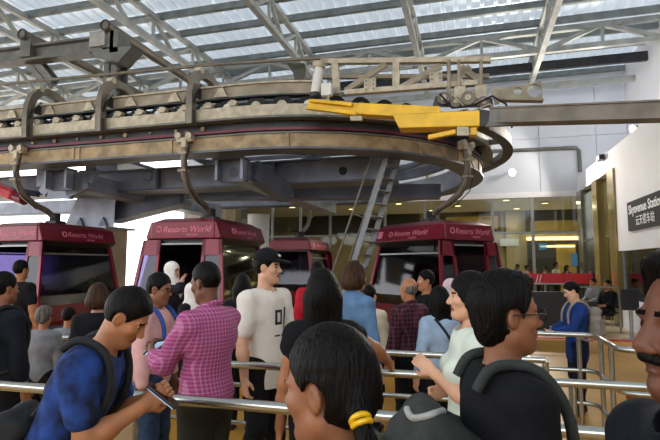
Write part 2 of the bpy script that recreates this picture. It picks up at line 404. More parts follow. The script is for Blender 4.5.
# ================================================================== TURNAROUND TRACK
CX, CY = -4.26, 13.3
def path(a0=None, a1=90, xs=-24.0, xe=-24.0, step=5):
    """front straight from xs, round the right-hand end, back to xe; returns (point on the axis line, outward)"""
    out = []
    if a0 is None:
        for i in range(12): out.append((xs+(CX-xs)*i/12, 'f'))
        a0 = -90
        pts = [((x, CY), (0, -1)) for x, _ in out]
    else: pts = []
    a = a0
    while a <= a1+.01: pts.append(((CX, CY), (math.cos(math.radians(a)), math.sin(math.radians(a))))); a += step
    if a1 >= 90 and xe is not None:
        for i in range(1, 9): pts.append(((CX+(xe-CX)*i/8, CY), (0, 1)))
    return [(Vector((p[0], p[1], 0)), Vector((q[0], q[1], 0))) for p, q in pts]
def rail(name, r0, r1, z0, z1, mt, par, **k):
    return MB().sweep([(r0, z0), (r1, z0), (r1, z1), (r0, z1)], path(**k)).build(name, mt, par)
def pt(s, R, z):
    """s<=0: metres back along the front straight; s>0: degrees round the end"""
    if s <= 0: return Vector((CX+s, CY-R, z))
    a = math.radians(-90+s); return Vector((CX+R*math.cos(a), CY+R*math.sin(a), z))
def outw(s):
    if s <= 0: return Vector((0, -1, 0))
    a = math.radians(-90+s); return Vector((math.cos(a), math.sin(a), 0))
T = thing('cable_car_turnaround', 'huge tan and grey steel turnaround track that carries the cabins overhead', 'track', (CX, CY, 3.88))
lb = rail('lower_beam', 4.25, 4.6, 3.9, 4.16, tan_d, T)
rail('lower_flange', 4.1, 4.63, 3.86, 3.9, bdark, T); rail('lower_flange', 4.2, 4.64, 4.16, 4.19, grey, T)
rail('inner_web', 4.1, 4.24, 3.9, 4.42, bgrey, T)
rail('running_rail', 4.60, 4.66, 4.215, 4.27, maroon, T)
rail('dark_channel', 4.3, 4.58, 4.19, 4.42, dgrey, T)
rail('box_beam', 4.66, 4.84, 4.45, 4.66, cream, T, a1=20); rail('box_beam_flange', 4.64, 4.88, 4.40, 4.43, grey, T, a1=20)
rail('tire_bed', 4.25, 4.62, 4.42, 4.46, dgrey, T, a1=20)
rail('upper_beam', 4.5, 4.6, 4.93, 5.15, tan, T, a1=-68); rail('upper_flange', 4.44, 4.66, 5.15, 5.18, cream, T, a1=-68)
rail('upper_flange', 4.44, 4.64, 4.90, 4.93, dgrey, T, a1=-68)
rail('rear_beam', 3.9, 4.05, 4.5, 5.0, bdark, T, a1=60)
# stiffener ribs on the lower beam
for s in [-11, -8.6, -8.45, -6.2, -3.9, -3.75, -1.5, 12, 30, 46, 62, 78]:
    p = pt(s, 4.61, 4.03); o_ = outw(s); MB().beam(p-Vector((0, 0, .13)), p+Vector((0, 0, .13)), .05, .03, up=o_).build('stiffener', tan_d, T)
# drive tires with hubs, cream bearing brackets on the upper beam
s_list = [-11.2+.52*i for i in range(22)]+[4+6.5*i for i in range(14)]
for i, s in enumerate(s_list):
    p = pt(s, 4.47, 4.72); o_ = outw(s)
    w = MB().cyl(p-o_*.08, p+o_*.08, .215, 20).build('drive_tire', rubber, T, smooth=True)
    h = MB(); h.cyl(p+o_*.075-T.location, p+o_*.12-T.location, .1, 14); hub = h.build('hub', cream if i % 3 else whitec, None); hub.parent = w
for i in range(22):
    s = -11.0+.52*i; p = pt(s, 4.72, 4.75)
    mb = MB(); mb.prism([p+Vector((-.11, -.06, .03)), p+Vector((.11, -.06, .03)), p+Vector((.06, -.06, -.05)), p+Vector((-.06, -.06, -.05))], (0, .1, 0)); mb.span(p+Vector((-.05, -.07, .02)), p+Vector((.05, .03, .06)))
    mb.build('bearing_bracket', cream, T)
for i in range(11):
    s = -10.8+1.04*i; p = pt(s, 4.62, 5.03)
    MB().prism([p+Vector((-.15, -.0, -.09)), p+Vector((.15, -.0, -.09)), p+Vector((.04, -.0, .1)), p+Vector((-.04, -.0, .1))], (0, -.04, 0)).build('gusset', cream, T)
for i in range(18):
    p = pt(-11+.6*i, 4.58, 4.34); MB().cyl(p, p+Vector((0, -.05, 0)), .022+.012*(i % 3), 10).build('bolt', tan_d, T)
# arched guide hoops over the tires
def hoop(s, t):
    B = lambda R, z, ds=0: pt(s, R, z)+Vector((ds, 0, 0))
    prof = [(4.92, 4.36), (4.93, 4.62), (4.93, 4.88), (4.91, 5.08), (4.84, 5.27), (4.70, 5.43), (4.48, 5.51), (4.22, 5.50), (3.98, 5.40), (3.82, 5.22), (3.76, 5.02)]
    n = len(prof); w = .065; vs = []; fs = []
    for i, (r, z) in enumerate(prof):
        j0, j1 = max(i-1, 0), min(i+1, n-1); tx, tz = prof[j1][0]-prof[j0][0], prof[j1][1]-prof[j0][1]; l = math.hypot(tx, tz); nx, nz = tz/l, -tx/l
        th = .085
        for dx in (-w, w):
            for q in (-th, th): vs.append(B(r+nx*q, z+nz*q, dx))
    for i in range(n-1):
        a, b = i*4, i*4+4; fs += [(a, a+1, b+1, b), (a+3, a+2, b+2, b+3), (a+2, a, b, b+2), (a+1, a+3, b+3, b+1)]
    fs += [(0, 2, 3, 1), (4*n-4, 4*n-3, 4*n-1, 4*n-2)]
    h = MB().add(vs, fs).build('guide_hoop', olive, t)
    L = t.location
    k = MB(); k.box(B(4.95, 4.9)-L, (.2, .06, .24), Matrix.Rotation(.3, 3, 'Y')); k.prism([B(4.86, 4.95, -.02)-L, B(4.6, 5.25, -.02)-L, B(4.55, 4.95, -.02)-L], (.04, 0, 0)); k.box(B(4.96, 4.5)-L, (.18, .05, .26)); k.build('clamp_plate', dgrey, None).parent = h
    k = MB(); k.cyl(B(4.66, 5.53, -.07)-L, B(4.66, 5.53, .07)-L, .07, 14); k.build('bolt', cream, None).parent = h
sx = [on_y(px, 110, CY-4.93).x-CX for px in (28, 101, 191)]
for s in sx: hoop(s, T)
# handrail tube carried across the hoops
a, b, c = on_y(-40, 88, CY-4.62), on_y(220, 64, CY-4.62), on_y(320, 58, CY-4.62)
MB().tube([a, b, c], .035, 10).build('handrail', olive, T, smooth=True)
# outer guide ring at the right-hand end
MB().sweep([(5.2, 4.5), (5.34, 4.5), (5.34, 4.72), (5.2, 4.72)], path(a0=-38, a1=52, step=4, xe=None)).build('guide_ring', olive, T)
MB().sweep([(5.12, 4.46), (5.36, 4.46), (5.36, 4.5), (5.12, 4.5)], path(a0=-38, a1=52, step=4, xe=None)).build('guide_ring_flange', dgrey, T)
for s in (55, 80, 108, 140):
    MB().beam(pt(s, 4.55, 4.6), pt(s, 5.25, 4.6), .08, .12).build('outrigger', olive, T)
# radial gear at the right-hand end under the boom
for s in (50, 62, 74):
    p = pt(s, 4.75, 4.35); MB().cyl(p, p+Vector((0, 0, .25)), .09, 14).build('guide_roller', dgrey, T, smooth=True)
# bull wheel lying inside the end
w = MB(); w.ring((CX, CY, 4.75), (0, 0, 1), 3.4, .1, 48, 8)
for k in range(6): w.beam((CX, CY, 4.75), (CX+3.4*math.cos(k*PI/3), CY+3.4*math.sin(k*PI/3), 4.75), .12, .1)
w.cyl((CX, CY, 4.5), (CX, CY, 5.0), .3, 20)
w.build('bull_wheel', bdark, T)

# ================================================================== WALKWAY TRUSS, CYLINDER, BOOM
YT = 8.9
A0, A1 = on_y(311, 62, YT), on_y(491, 60, YT)
B0, B1 = on_y(345, 93, YT), on_y(478, 83, YT-.1)
t = thing('walkway_truss', 'tan lattice truss above the yellow boom', 'truss', tuple(B0))
MB().beam(A0, A1, .12, .09).build('top_chord', cream, t); MB().beam(B0, B1, .12, .09).build('bottom_chord', cream, t)
MB().beam(A0+Vector((.0, .8, 0)), A1+Vector((0, .8, 0)), .1, .08).build('rear_chord', tan, t)
def tw(px0, py0, px1, py1, w=.1, mt=tan, nm='web_member'): return MB().beam(on_y(px0, py0, YT), on_y(px1, py1, YT), w, w).build(nm, mt, t)
tw(335, 62, 337, 94, .12, cream, 'web_post'); tw(396, 63, 396, 90, .12, cream, 'web_post')
tw(346, 91, 386, 64); tw(401, 88, 441, 66); tw(447, 86, 470, 67); tw(461, 67, 478, 80)
for px, py in ((370, 85), (436, 79)):
    p = on_y(px, py, YT-.08); k = MB(); k.box(p, (.22, .03, .24)).build('joint_plate', cream, t)
    k = MB()
    for dx in (-.07, .07):
        for dz in (-.08, 0, .08): k.cyl(p+Vector((dx, -.012, dz)), p+Vector((dx, -.03, dz)), .013, 6)
    k.build('bolt', dgrey, t)
# sheave plates with rods at its right-hand end
for px in (449, 459, 481):
    p, q = on_y(px, 60, YT-.2), on_y(px, 92, YT-.2); MB().cyl(p, q, .03, 8).build('rod', tan, t)
for px, py in ((460, 93), (481, 92)):
    p = on_y(px, py, YT-.22); MB().box(p, (.2, .05, .24)).build('sheave_plate', cream, t, bevel=.02)
tw(448, 60, 449, 84, .06, olive, 'rod')
# triangular tan end plate with two round holes
p0 = on_y(496, 83, YT-.1); 
def plate_holes():
    P = lambda px, py: on_y(px, py, YT-.15)
    outer = [P(493, 90), P(541, 81), P(543, 101), P(495, 98)]
    holes = [(P(534.5, 90), .11), (P(518, 90.5), .065)]
    cu = bpy.data.curves.new('p', 'CURVE'); cu.dimensions = '2D'; cu.fill_mode = 'BOTH'; cu.extrude = .03
    def spl(pts):
        s = cu.splines.new('POLY'); s.points.add(len(pts)-1); s.use_cyclic_u = True
        for q, v in zip(s.points, pts): q.co = (v[0], v[1], 0, 1)
    spl([(v.x-p0.x, v.z-p0.z) for v in outer])
    for c, r in holes: spl([(c.x-p0.x+r*math.cos(-k*PI/10), c.z-p0.z+r*math.sin(-k*PI/10)) for k in range(20)])
    o = bpy.data.objects.new('p', cu); C.objects.link(o); me = bpy.data.meshes.new_from_object(o.evaluated_get(bpy.context.evaluated_depsgraph_get())); bpy.data.objects.remove(o)
    me.transform(Matrix.Rotation(PI/2, 4, 'X')); me.materials.clear(); me.materials.append(tan); me.name = 'bracket_plate'
    o = bpy.data.objects.new('bracket_plate', me); C.objects.link(o); o.location = p0; return o
bpo = plate_holes(); tag(bpo, 'tan pointed steel plate with two round holes above the grey guide beam', 'bracket')
MB().beam(on_y(496, 100, YT-.1)-p0, on_y(543, 101, YT-.1)-p0, .16, .03).build('flange', tan, bpo, world=False)
# pale hydraulic cylinder beside the truss
pa, pb = on_y(319, 68, YT-.2), on_y(315, 93, YT-.2)
t = thing('hydraulic_cylinder', 'pale upright cylinder at the left end of the walkway truss', 'cylinder', tuple(pb))
MB().cyl(pb, pa, .085, 16).build('barrel', whitec, t, smooth=True); MB().cyl(pa, pa+Vector((0, 0, .1)), .12, 16).build('end_cap', cream, t); MB().cyl(pb-Vector((0, 0, .08)), pb, .1, 16).build('end_cap', dgrey, t)
pc = on_y(327, 90, YT-.25); MB().box(pc, (.2, .14, .24)).build('valve_block', whitec, t, bevel=.02); MB().tube([pc, pc+Vector((.05, -.05, -.2)), pc+Vector((-.25, -.05, -.25))], .025, 8).build('hose', cream, t)
# dark tapering bracket between truss and track
p = on_y(296, 64, YT+.1)
mb = MB(); mb.prism([on_y(287, 63, YT+.1), on_y(304, 63, YT+.1), on_y(304, 86, YT+.1), on_y(296, 86, YT+.1), on_y(293, 73, YT+.1)], (0, .12, 0)); bb = mb.build('support_bracket', mat('dark_olive', '#47463a', .5, .2), origin=tuple(p)); tag(bb, 'dark tapering bracket left of the pale cylinder', 'bracket')
# drive gear and chain guard crowded behind the boom end
t = thing('drive_gear', 'dark cluttered drive gear behind the right end of the yellow boom', 'machinery', tuple(on_y(470, 100, 8.7)))
gp = lambda px, py, y=8.7: on_y(px, py, y)
MB().hexa([gp(432, 107), gp(494, 108), gp(494, 108, 9.1), gp(432, 107, 9.1)], [gp(436, 96), gp(492, 98), gp(492, 98, 9.1), gp(436, 96, 9.1)]).build('chain_guard', dgrey, t)
for px, py, r in ((444, 99, .11), (456, 103, .09), (468, 99, .12), (483, 103, .1)):
    p = gp(px, py, 8.68); w_ = MB().cyl(p, p+Vector((0, -.07, 0)), r, 18).build('sprocket', olive, t, smooth=True); q = p-t.location
    k = MB(); k.cyl(q+Vector((0, -.06, 0)), q+Vector((0, -.1, 0)), r*.45, 12); k.build('hub', cream, None).parent = w_
MB().tube([gp(440, 94, 8.6), gp(452, 108, 8.5), gp(472, 106, 8.5), gp(492, 96, 8.6), gp(506, 104, 8.6), gp(512, 128, 8.7)], .018, 6).build('cable', rubber, t, smooth=True)
MB().tube([gp(452, 94, 8.6), gp(470, 112, 8.5), gp(490, 104, 8.55), gp(500, 112, 8.6)], .014, 6).build('cable', cream, t, smooth=True)
for px, py in ((448, 88), (472, 90), (494, 90)): MB().beam(gp(px, py), gp(px+3, py+14), .07, .07).build('strut', tan, t)
# yellow boom
YB2 = 8.1
t = thing('yellow_boom', 'bright yellow steel boom across the front of the track', 'boom', tuple(on_y(345, 110, YB2)))
def ybeam(nm, px0, py0, h0, px1, py1, h1, d=.22, mt=yellow, Y=YB2):
    a0, a1, b0, b1 = on_y(px0, py0-h0/2, Y), on_y(px0, py0+h0/2, Y), on_y(px1, py1-h1/2, Y), on_y(px1, py1+h1/2, Y); e = Vector((0, d, 0))
    return MB().hexa([a1, b1, b1+e, a1+e], [a0, b0, b0+e, a0+e]).build(nm, mt, t, bevel=.012)
ybeam('boom_tail', 308, 103, 7, 345, 107, 12, .16); ybeam('tail_bar', 306, 107, 3, 356, 113, 4, .1, Y=YB2-.1); ybeam('tail_bar', 309, 100, 3, 352, 104, 4, .1, Y=YB2-.08)
ybeam('boom_body', 343, 107.5, 11, 440, 112.5, 13, .26)
a = [on_y(392, 114, YB2-.06), on_y(480, 110, YB2-.06), on_y(480, 126, YB2-.06), on_y(399, 128, YB2-.06)]
MB().prism(a, (0, .34, 0)).build('boom_sleeve', yellow, t, bevel=.015)
ybeam('strap_plate', 457, 131, 9, 469, 131, 9, .04, mt=cream, Y=YB2-.12)
ybeam('end_fitting', 470, 129, 12, 477, 129, 12, .2)
ybeam('latch_arm', 428, 137, 5, 456, 131, 5, .1); ybeam('collar', 478, 118, 19, 490, 118, 15, .26, mt=dgrey)
ybeam('wear_pad', 350, 118, 5, 362, 118, 5, .06, mt=cream, Y=YB2-.05)
# long grey guide beam to the right, passing out of the picture
a0, b0 = on_y(491, 117, YB2+.1), on_y(700, 110.0, YB2-.6); b0 = a0+(b0-a0)*((3.8-a0.x)/(b0.x-a0.x))
t = MB(); t.beam(a0, b0, .22, .22); t.beam(a0+Vector((0, 0, .115)), b0+Vector((0, 0, .115)), .28, .025); t.beam(a0-Vector((0, 0, .115)), b0-Vector((0, 0, .115)), .28, .025)
t = t.build('guide_beam', olive, origin=tuple(a0)); tag(t, 'long grey-brown beam running right from the yellow boom', 'beam')
k = MB(); q = on_y(505, 118, YB2-.05); k.prism([q+Vector((-.3, 0, -.12)), q+Vector((.25, 0, -.1)), q+Vector((.4, 0, .12)), q+Vector((-.1, 0, .2))], (0, .05, 0)); k.build('cover_plate', grey, t, world=True)

# ================================================================== BLUE-GREY SUPPORT STRUCTURE
S = thing('track_support', 'blue-grey welded box beams holding up the turnaround track', 'frame', (CX, 11.5, 3.4))
MB().span((-15.5, 11.2, 3.62), (-1.6, 11.8, 4.12)).build('main_beam', bgrey, S)
MB().span((-15.5, 11.1, 4.12), (-1.6, 11.9, 4.16)).build('beam_flange', bdark, S); MB().span((-15.5, 11.1, 3.58), (-1.6, 11.9, 3.62)).build('beam_flange', bdark, S)
for px in (160, 275, 385):
    p = on_y(px, 176, 11.2); MB().span((p.x-.03, 11.05, 3.62), (p.x+.03, 11.2, 4.12)).build('stiffener', bdark, S)
for px, py in ((343, 171),):
    p = on_y(px, py, 11.2); MB().cyl(p+Vector((0, .0, 0)), p-Vector((0, .012, 0)), .1, 18).build('lightening_hole', blackm, S)
for px in (148, 182):
    p = on_y(px, 176, 11.2); MB().cyl(p, p-Vector((0, .012, 0)), .14, 18).build('access_cover', bdark, S)
    MB().cyl(p, p-Vector((0, .02, 0)), .12, 18).build('access_cover', bgrey, S)
mb = MB(); p = on_y(376, 168, 11.1)
for k in range(5):
    for dx in (-.06, .06): mb.cyl((p.x+dx, 11.1, 3.7+.09*k), (p.x+dx, 11.06, 3.7+.09*k), .025, 6)
mb.span((p.x-.12, 11.08, 3.6), (p.x+.12, 11.12, 4.14)); mb.build('splice_plate', bgrey, S)
# cross beams from front to back with end plates
for px in (233, 62):
    p = on_y(px, 172, 9.5); x = p.x
    MB().span((x-.28, 9.6, 3.45), (x+.28, 16.9, 3.86)).build('cross_beam', bgrey, S)
    f = MB().span((x-.3, 9.5, 3.4), (x+.3, 9.6, 3.86)).build('end_plate', bdark, S)
    for dx in (-.29, .29): MB().span((x+dx-.03, 9.3, 3.42), (x+dx+.03, 9.52, 3.86)).build('stiffener', bgrey, S)
    MB().span((x-.36, 9.25, 3.84), (x+.36, 9.6, 3.88)).build('flange', bdark, S)
    MB().cyl((x+.02, 9.485, 3.6), (x+.02, 9.51, 3.6), .11, 18).build('lightening_hole', blackm, S)
# diagonal dark brace right of the cross beam
a, b = on_y(252, 170, 9.9), on_y(286, 194, 11.0)
MB().beam(a, b, .3, .42).build('diagonal_brace', bdark, S)
a, b = on_y(286, 184, 11.0), on_y(440, 176, 15.4); MB().beam(on_y(190, 194, 12.4), on_y(440, 192, 13.4), .5, .36).build('rear_beam', bdark, S)
# column head and tapered cantilever at the left
hx = colA.location.x; hy = colA.location.y
P = lambda px, py, y=hy: on_y(px, py, y)
t = thing('column_head', 'blue-grey tapered steel head on the square concrete column', 'column head', (hx, hy, 2.72))
a = [P(64, 221, hy-.6), P(114, 222, hy-.6), P(114, 222, hy+.5), P(64, 221, hy+.5)]; z = P(70, 176, hy-.6).z
b = [P(92, 178, hy-.6), P(117, 178, hy-.6), P(117, 178, hy+.5), P(92, 178, hy+.5)]
for v in b: v.z = z+.35
for v in a: v.z = 2.72
MB().hexa(a, b).build('tapered_body', bgrey, t)
MB().span((b[0].x-.25, hy-.8, z+.3), (b[1].x+.3, hy+.7, z+.4)).build('cap_plate', bdark, t)
MB().span((hx-.85, hy-.65, 2.70), (hx+.6, hy+.65, 2.76)).build('base_plate', bgrey, t)
for dx in (-.45, .35): MB().prism([(hx+dx, hy-.62, 2.76), (hx+dx+.28, hy-.62, 2.76), (hx+dx+.14, hy-.62, 3.02)], (0, -.05, 0)).build('gusset', bdark, t)
c0 = [P(114, 196), P(114, 223), P(186, 205), P(186, 193)]
MB().prism([v-Vector((0, .3, 0)) for v in c0], (0, .6, 0)).build('cantilever', bdark, t)
MB().cyl(P(112, 170, hy-.5), P(186, 194, hy-.2), .055, 10).build('tie_rod', bdark, t)
MB().cyl(P(80, 172, hy-.9), P(126, 172, hy-.9), .05, 10).build('tie_rod', bdark, t)
# U-shaped grey brackets under the track on the left
for k, (px0, px1, lab) in enumerate(((44, 54, 'grey U-shaped bracket under the track, nearer the left edge'), (82, 92, 'grey curved bracket under the track beside the column head'))):
    y = 9.9
    t = MB(); a = on_y(px0, 156, y); b = on_y(px0, 186, y); c = on_y(px1+18, 193, y)
    pts = [a, on_y(px0-.5, 176, y), b, on_y(px0+6, 192, y), c] if k == 0 else [on_y(px1, 156, y), on_y(px1+1, 170, y), on_y(px1-3, 182, y), on_y(px0-4, 188, y), on_y(px0-14, 192, y)]
    for i in range(len(pts)-1): t.beam(pts[i], pts[i+1], .3, .14, up=(0, 1, 0))
    t = t.build('curved_bracket', bgrey, origin=tuple(pts[0])); tag(t, lab, 'bracket')
# red drive motor at the left edge
p = on_y(12, 194, 10.5); t = thing('drive_motor', 'red motor housing under the track at the left edge', 'motor', tuple(p))
MB().beam(on_y(-12, 184, 10.5), on_y(17, 196, 10.5), .4, .28).build('housing', red, t, bevel=.06); MB().cyl(on_y(16, 196, 10.5), on_y(25, 199, 10.5), .17, 18).build('shaft_cover', crim_d, t); MB().span((p.x-.2, 10.4, p.z), (p.x+.2, 11.2, 3.7)).build('mount', bdark, t)

# ================================================================== GANTRY at upper left
YG = 9.2
t = thing('gantry_frame', 'grey steel gantry with a mast above the left end of the track', 'gantry', tuple(on_y(106, 95, YG)))
mp = on_y(106, 95, YG); mz0, mz1 = 4.9, on_y(106, 22, YG).z
mb = MB(); mb.ibeam((mp.x, YG+.3, mz0), (mp.x, YG+.3, mz1-.15), .34, .42, .04, up=(0, 1, 0)) ; mb.build('mast', grey, t)
MB().box(on_y(103, 42, YG-.05), (.42, .4, .36)).build('head_box', mat('pale_steel', '#9a9893', .5, .2), t, bevel=.02)
p = on_y(120, 45, YG); MB().box(p, (.22, .4, .5)).build('head_plate', grey, t)
MB().prism([on_y(88, 48, YG-.2), on_y(132, 46, YG-.2), on_y(118, 62, YG-.2), on_y(96, 58, YG-.2)], (0, .4, 0)).build('gusset', grey, t)
a, b = on_y(-60, 66, YG), on_y(95, 47, YG)
MB().ibeam(a, b, .3, .38, .05).build('cross_beam', grey, t)
a, b = on_y(24, 50, YG+.1), on_y(52, 84, YG+.4)
MB().ibeam(a, b, .34, .3, .05, up=(0, 1, 0)).build('raking_leg', grey, t)
for px, py in ((22, 34), (105, 25)):
    p = on_y(px, py, YG-.3); MB().cyl(p, p+Vector((0, 7.5, -.0)), .12, 18).build('round_pipe', olive, t, smooth=True)
    MB().ring(p, (0, 1, 0), .11, .025, 20, 6).build('pipe_rim', dgrey, t)
    MB().span((p.x-.15, YG-.2, p.z-.5), (p.x+.15, YG+.1, p.z-.08)).build('pipe_saddle', grey, t)

# ================================================================== LADDER
t = thing('ship_ladder', 'aluminium ladder with handrails leaning up to the track beside the right cabin', 'ladder', tuple(at_d(330, 300, 10.8)))
def ladder():
    top, bot = at_d(388, 152, 10.2), at_d(345, 290, 10.2)
    d = bot-top; bot = top+d*(top.z/-d.z); ax = (bot-top); side = Vector((.38, .92, 0)).normalized()*.46
    for k in (0, 1): MB().beam(top+side*k, bot+side*k, .04, .11, up=(1, 0, 0)).build('stringer', ladder_m, t)
    n = 15
    for i in range(1, n):
        p = top+ax*i/n; MB().beam(p, p+side, .17, .025, up=(0, 0, 1)).build('tread', ladder_m, t)
    off = Vector((-.62, 0, .25)).normalized()*.3
    for k in (0, 1):
        MB().tube([top+side*k, top+side*k+off, bot+side*k+off+Vector((0, 0, .3)), bot+side*k+Vector((0, 0, .25))], .022, 8).build('handrail', olive, t, smooth=True)
        for f in (.35, .7): MB().cyl(top+ax*f+side*k, top+ax*f+side*k+off, .015, 8).build('baluster', olive, t)
ladder()
# ================================================================== CABINS  (local: doors face -y, ends face +-x, origin on the floor below the centre)
CW, CD = .70, 1.08        # half length along x at the roof edge, half depth along y
def make_cabin(name_label):
    t = thing('gondola_cabin', name_label, 'cable car', (0, 0, 0), 'crimson cable car cabins')
    LV = [(.18, .52, .88), (.42, .70, 1.04), (1.0, .84, 1.18), (2.12, .66, 1.0)]   # z, half x, half y
    def corner(i, sx, sy): z, a, b = LV[i]; return Vector((sx*a, sy*b, z))
    # floor pan and lower tub
    mb = MB(); q = lambda i: [corner(i, -1, -1), corner(i, 1, -1), corner(i, 1, 1), corner(i, -1, 1)]
    mb.hexa(q(0), q(1)); mb.build('floor_pan', crim_d, t, world=False)
    def lerp(a, b, f): return a+(b-a)*f
    # end walls: red lower panel, dark window
    for sx in (-1, 1):
        mb = MB(); b0, b1 = corner(1, sx, -1), corner(1, sx, 1); m0, m1 = corner(2, sx, -1), corner(2, sx, 1); e = Vector((-sx*.04, 0, 0))
        h0, h1 = lerp(b0, m0, .62), lerp(b1, m1, .62)
        mb.hexa([b0, b1, b1+e, b0+e], [h0, h1, h1+e, h0+e]); mb.build('end_panel', crim, t, world=False)
        t0, t1 = corner(3, sx, -1), corner(3, sx, 1); e = Vector((-sx*.012, 0, 0)); i_ = Vector((0, .07, 0))
        mb = MB(); mb.hexa([h0+i_, h1-i_, h1-i_+e, h0+i_+e], [m0+i_, m1-i_, m1-i_+e, m0+i_+e]); mb.hexa([m0+i_, m1-i_, m1-i_+e, m0+i_+e], [t0+i_, t1-i_, t1-i_+e, t0+i_+e])
        w = mb.build('end_window', g_cabin, t, world=False)
        f = .80; g0, g1 = lerp(m0, t0, f), lerp(m1, t1, f)
        MB().beam(g0+i_+Vector((sx*.012, 0, 0)), g1-i_+Vector((sx*.012, 0, 0)), .02, .035).build('window_bar', alu, w, world=False)
        k = .83; s0, s1 = lerp(m0, t0, k), lerp(m1, t1, k)
        mb = MB(); mb.hexa([s0+i_+e, s1-i_+e, s1-i_+e*3, s0+i_+e*3], [t0+i_+e, t1-i_+e, t1-i_+e*3, t0+i_+e*3]); mb.build('sun_strip', blackm, w, world=False)
    # back wall (towards +y) with window
    b0, b1, m0, m1, t0, t1 = corner(1, -1, 1), corner(1, 1, 1), corner(2, -1, 1), corner(2, 1, 1), corner(3, -1, 1), corner(3, 1, 1)
    e = Vector((0, -.03, 0)); i_ = Vector((.06, 0, 0)); h0, h1 = lerp(b0, m0, .62), lerp(b1, m1, .62)
    mb = MB(); mb.hexa([b0, b1, b1+e, b0+e], [h0, h1, h1+e, h0+e]); mb.build('back_panel', crim, t, world=False)
    mb = MB(); e = Vector((0, -.012, 0)); mb.hexa([h0+i_, h1-i_, h1-i_+e, h0+i_+e], [m0+i_, m1-i_, m1-i_+e, m0+i_+e]); mb.hexa([m0+i_, m1-i_, m1-i_+e, m0+i_+e], [t0+i_, t1-i_, t1-i_+e, t0+i_+e]); mb.build('back_window', g_cabin, t, world=False)
    # corner posts
    for sx in (-1, 1):
        for sy in (-1, 1):
            mb = MB(); pts = [corner(i, sx, sy) for i in range(4)]
            for i in range(3): mb.beam(pts[i], pts[i+1], .085, .10, up=(0, 1, 0))
            mb.build('corner_post', crim, t, world=False, bevel=.012)
    # roof: fascia on four sides, flat cap, dark sloping visors over the end windows
    def fasc(c, sz, name='roof_fascia'): return MB().box(c, sz).build(name, crim, t, world=False, bevel=.02)
    fasc((0, -CD+.02, 2.33), (2*CW, .08, .34)); fasc((0, CD-.02, 2.33), (2*CW, .08, .34))
    for sx in (-1, 1):
        mb = MB(); y = CD
        mb.hexa([(sx*(CW+.13), -y, 2.17), (sx*(CW+.13), y, 2.17), (sx*(CW-.05), y, 2.15), (sx*(CW-.05), -y, 2.15)],
                [(sx*(CW+.02), -y, 2.49), (sx*(CW+.02), y, 2.49), (sx*(CW-.06), y, 2.49), (sx*(CW-.06), -y, 2.49)])
        mb.build('roof_fascia', crim, t, world=False, bevel=.015)
        mb = MB(); mb.hexa([(sx*(CW+.0), -y+.1, 2.06), (sx*(CW+.0), y-.1, 2.06), (sx*(CW-.06), y-.1, 2.06), (sx*(CW-.06), -y+.1, 2.06)],
                           [(sx*(CW+.15), -y+.04, 2.165), (sx*(CW+.15), y-.04, 2.165), (sx*(CW-.05), y-.04, 2.165), (sx*(CW-.05), -y+.04, 2.165)])
        mb.build('visor', blackm, t, world=False)
    MB().hexa([(-CW, -CD, 2.48), (CW, -CD, 2.48), (CW, CD, 2.48), (-CW, CD, 2.48)], [(-CW+.15, -CD+.2, 2.58), (CW-.15, -CD+.2, 2.58), (CW-.15, CD-.2, 2.58), (-CW+.15, CD-.2, 2.58)]).build('roof_cap', crim_d, t, world=False)
    MB().box((0, 0, 2.13), (2*CW-.1, 2*CD-.1, .04)).build('ceiling_liner', blackm, t, world=False)
    # lettering with a round emblem
    for k, M in enumerate((Matrix(((1, 0, 0, -.42), (0, 0, -1, -CD-.022), (0, 1, 0, 2.29), (0, 0, 0, 1))),
              )):
        text_part('lettering', 'Resorts World', .17, plogo, t, M, .002, shear=.25)
        text_part('lettering', 'GENTING', .055, plogo, t, M @ Matrix.Translation((.52, -.075, 0)), .002)
        MB().ring((-.5, -CD-.022, 2.35), (0, 1, 0), .055, .012, 16, 6).build('emblem', plogo, t, world=False)
    sl = math.atan2(.11, .32)
    for sx in (-1, 1):
        M = Matrix.Translation((sx*(CW+.082), 0, 2.33)) @ Matrix.Rotation(sx*PI/2, 4, 'Z') @ Matrix.Rotation(-sl, 4, 'X') @ Matrix(((1, 0, 0, -.38), (0, 0, -1, 0), (0, 1, 0, -.05), (0, 0, 0, 1)))
        text_part('lettering', 'Resorts World', .17, plogo, t, M, .002, shear=.25)
        text_part('lettering', 'GENTING', .055, plogo, t, M @ Matrix.Translation((.52, -.075, 0)), .002)
        MM = Matrix.Translation((sx*(CW+.082), 0, 2.33)) @ Matrix.Rotation(sx*PI/2, 4, 'Z') @ Matrix.Rotation(-sl, 4, 'X')
        MB().ring((MM @ Vector((-.47, -.01, .0))), MM.to_3x3() @ Vector((0, 1, 0)), .055, .012, 16, 6).build('emblem', plogo, t, world=False)
        MB().box(MM @ Vector((-.85, -.004, 0)), (.15, .012, .17), MM.to_3x3()).build('number_plate', plogo, t, world=False) if sx < 0 else None
    # door side: header, sill, two leaves slid outwards
    MB().beam((-.66, -1.0, 2.1), (.66, -1.0, 2.1), .06, .09).build('door_header', blackm, t, world=False)
    MB().beam((-.7, -1.06, 2.06), (.7, -1.06, 2.06), .05, .03).build('door_track', alu, t, world=False)
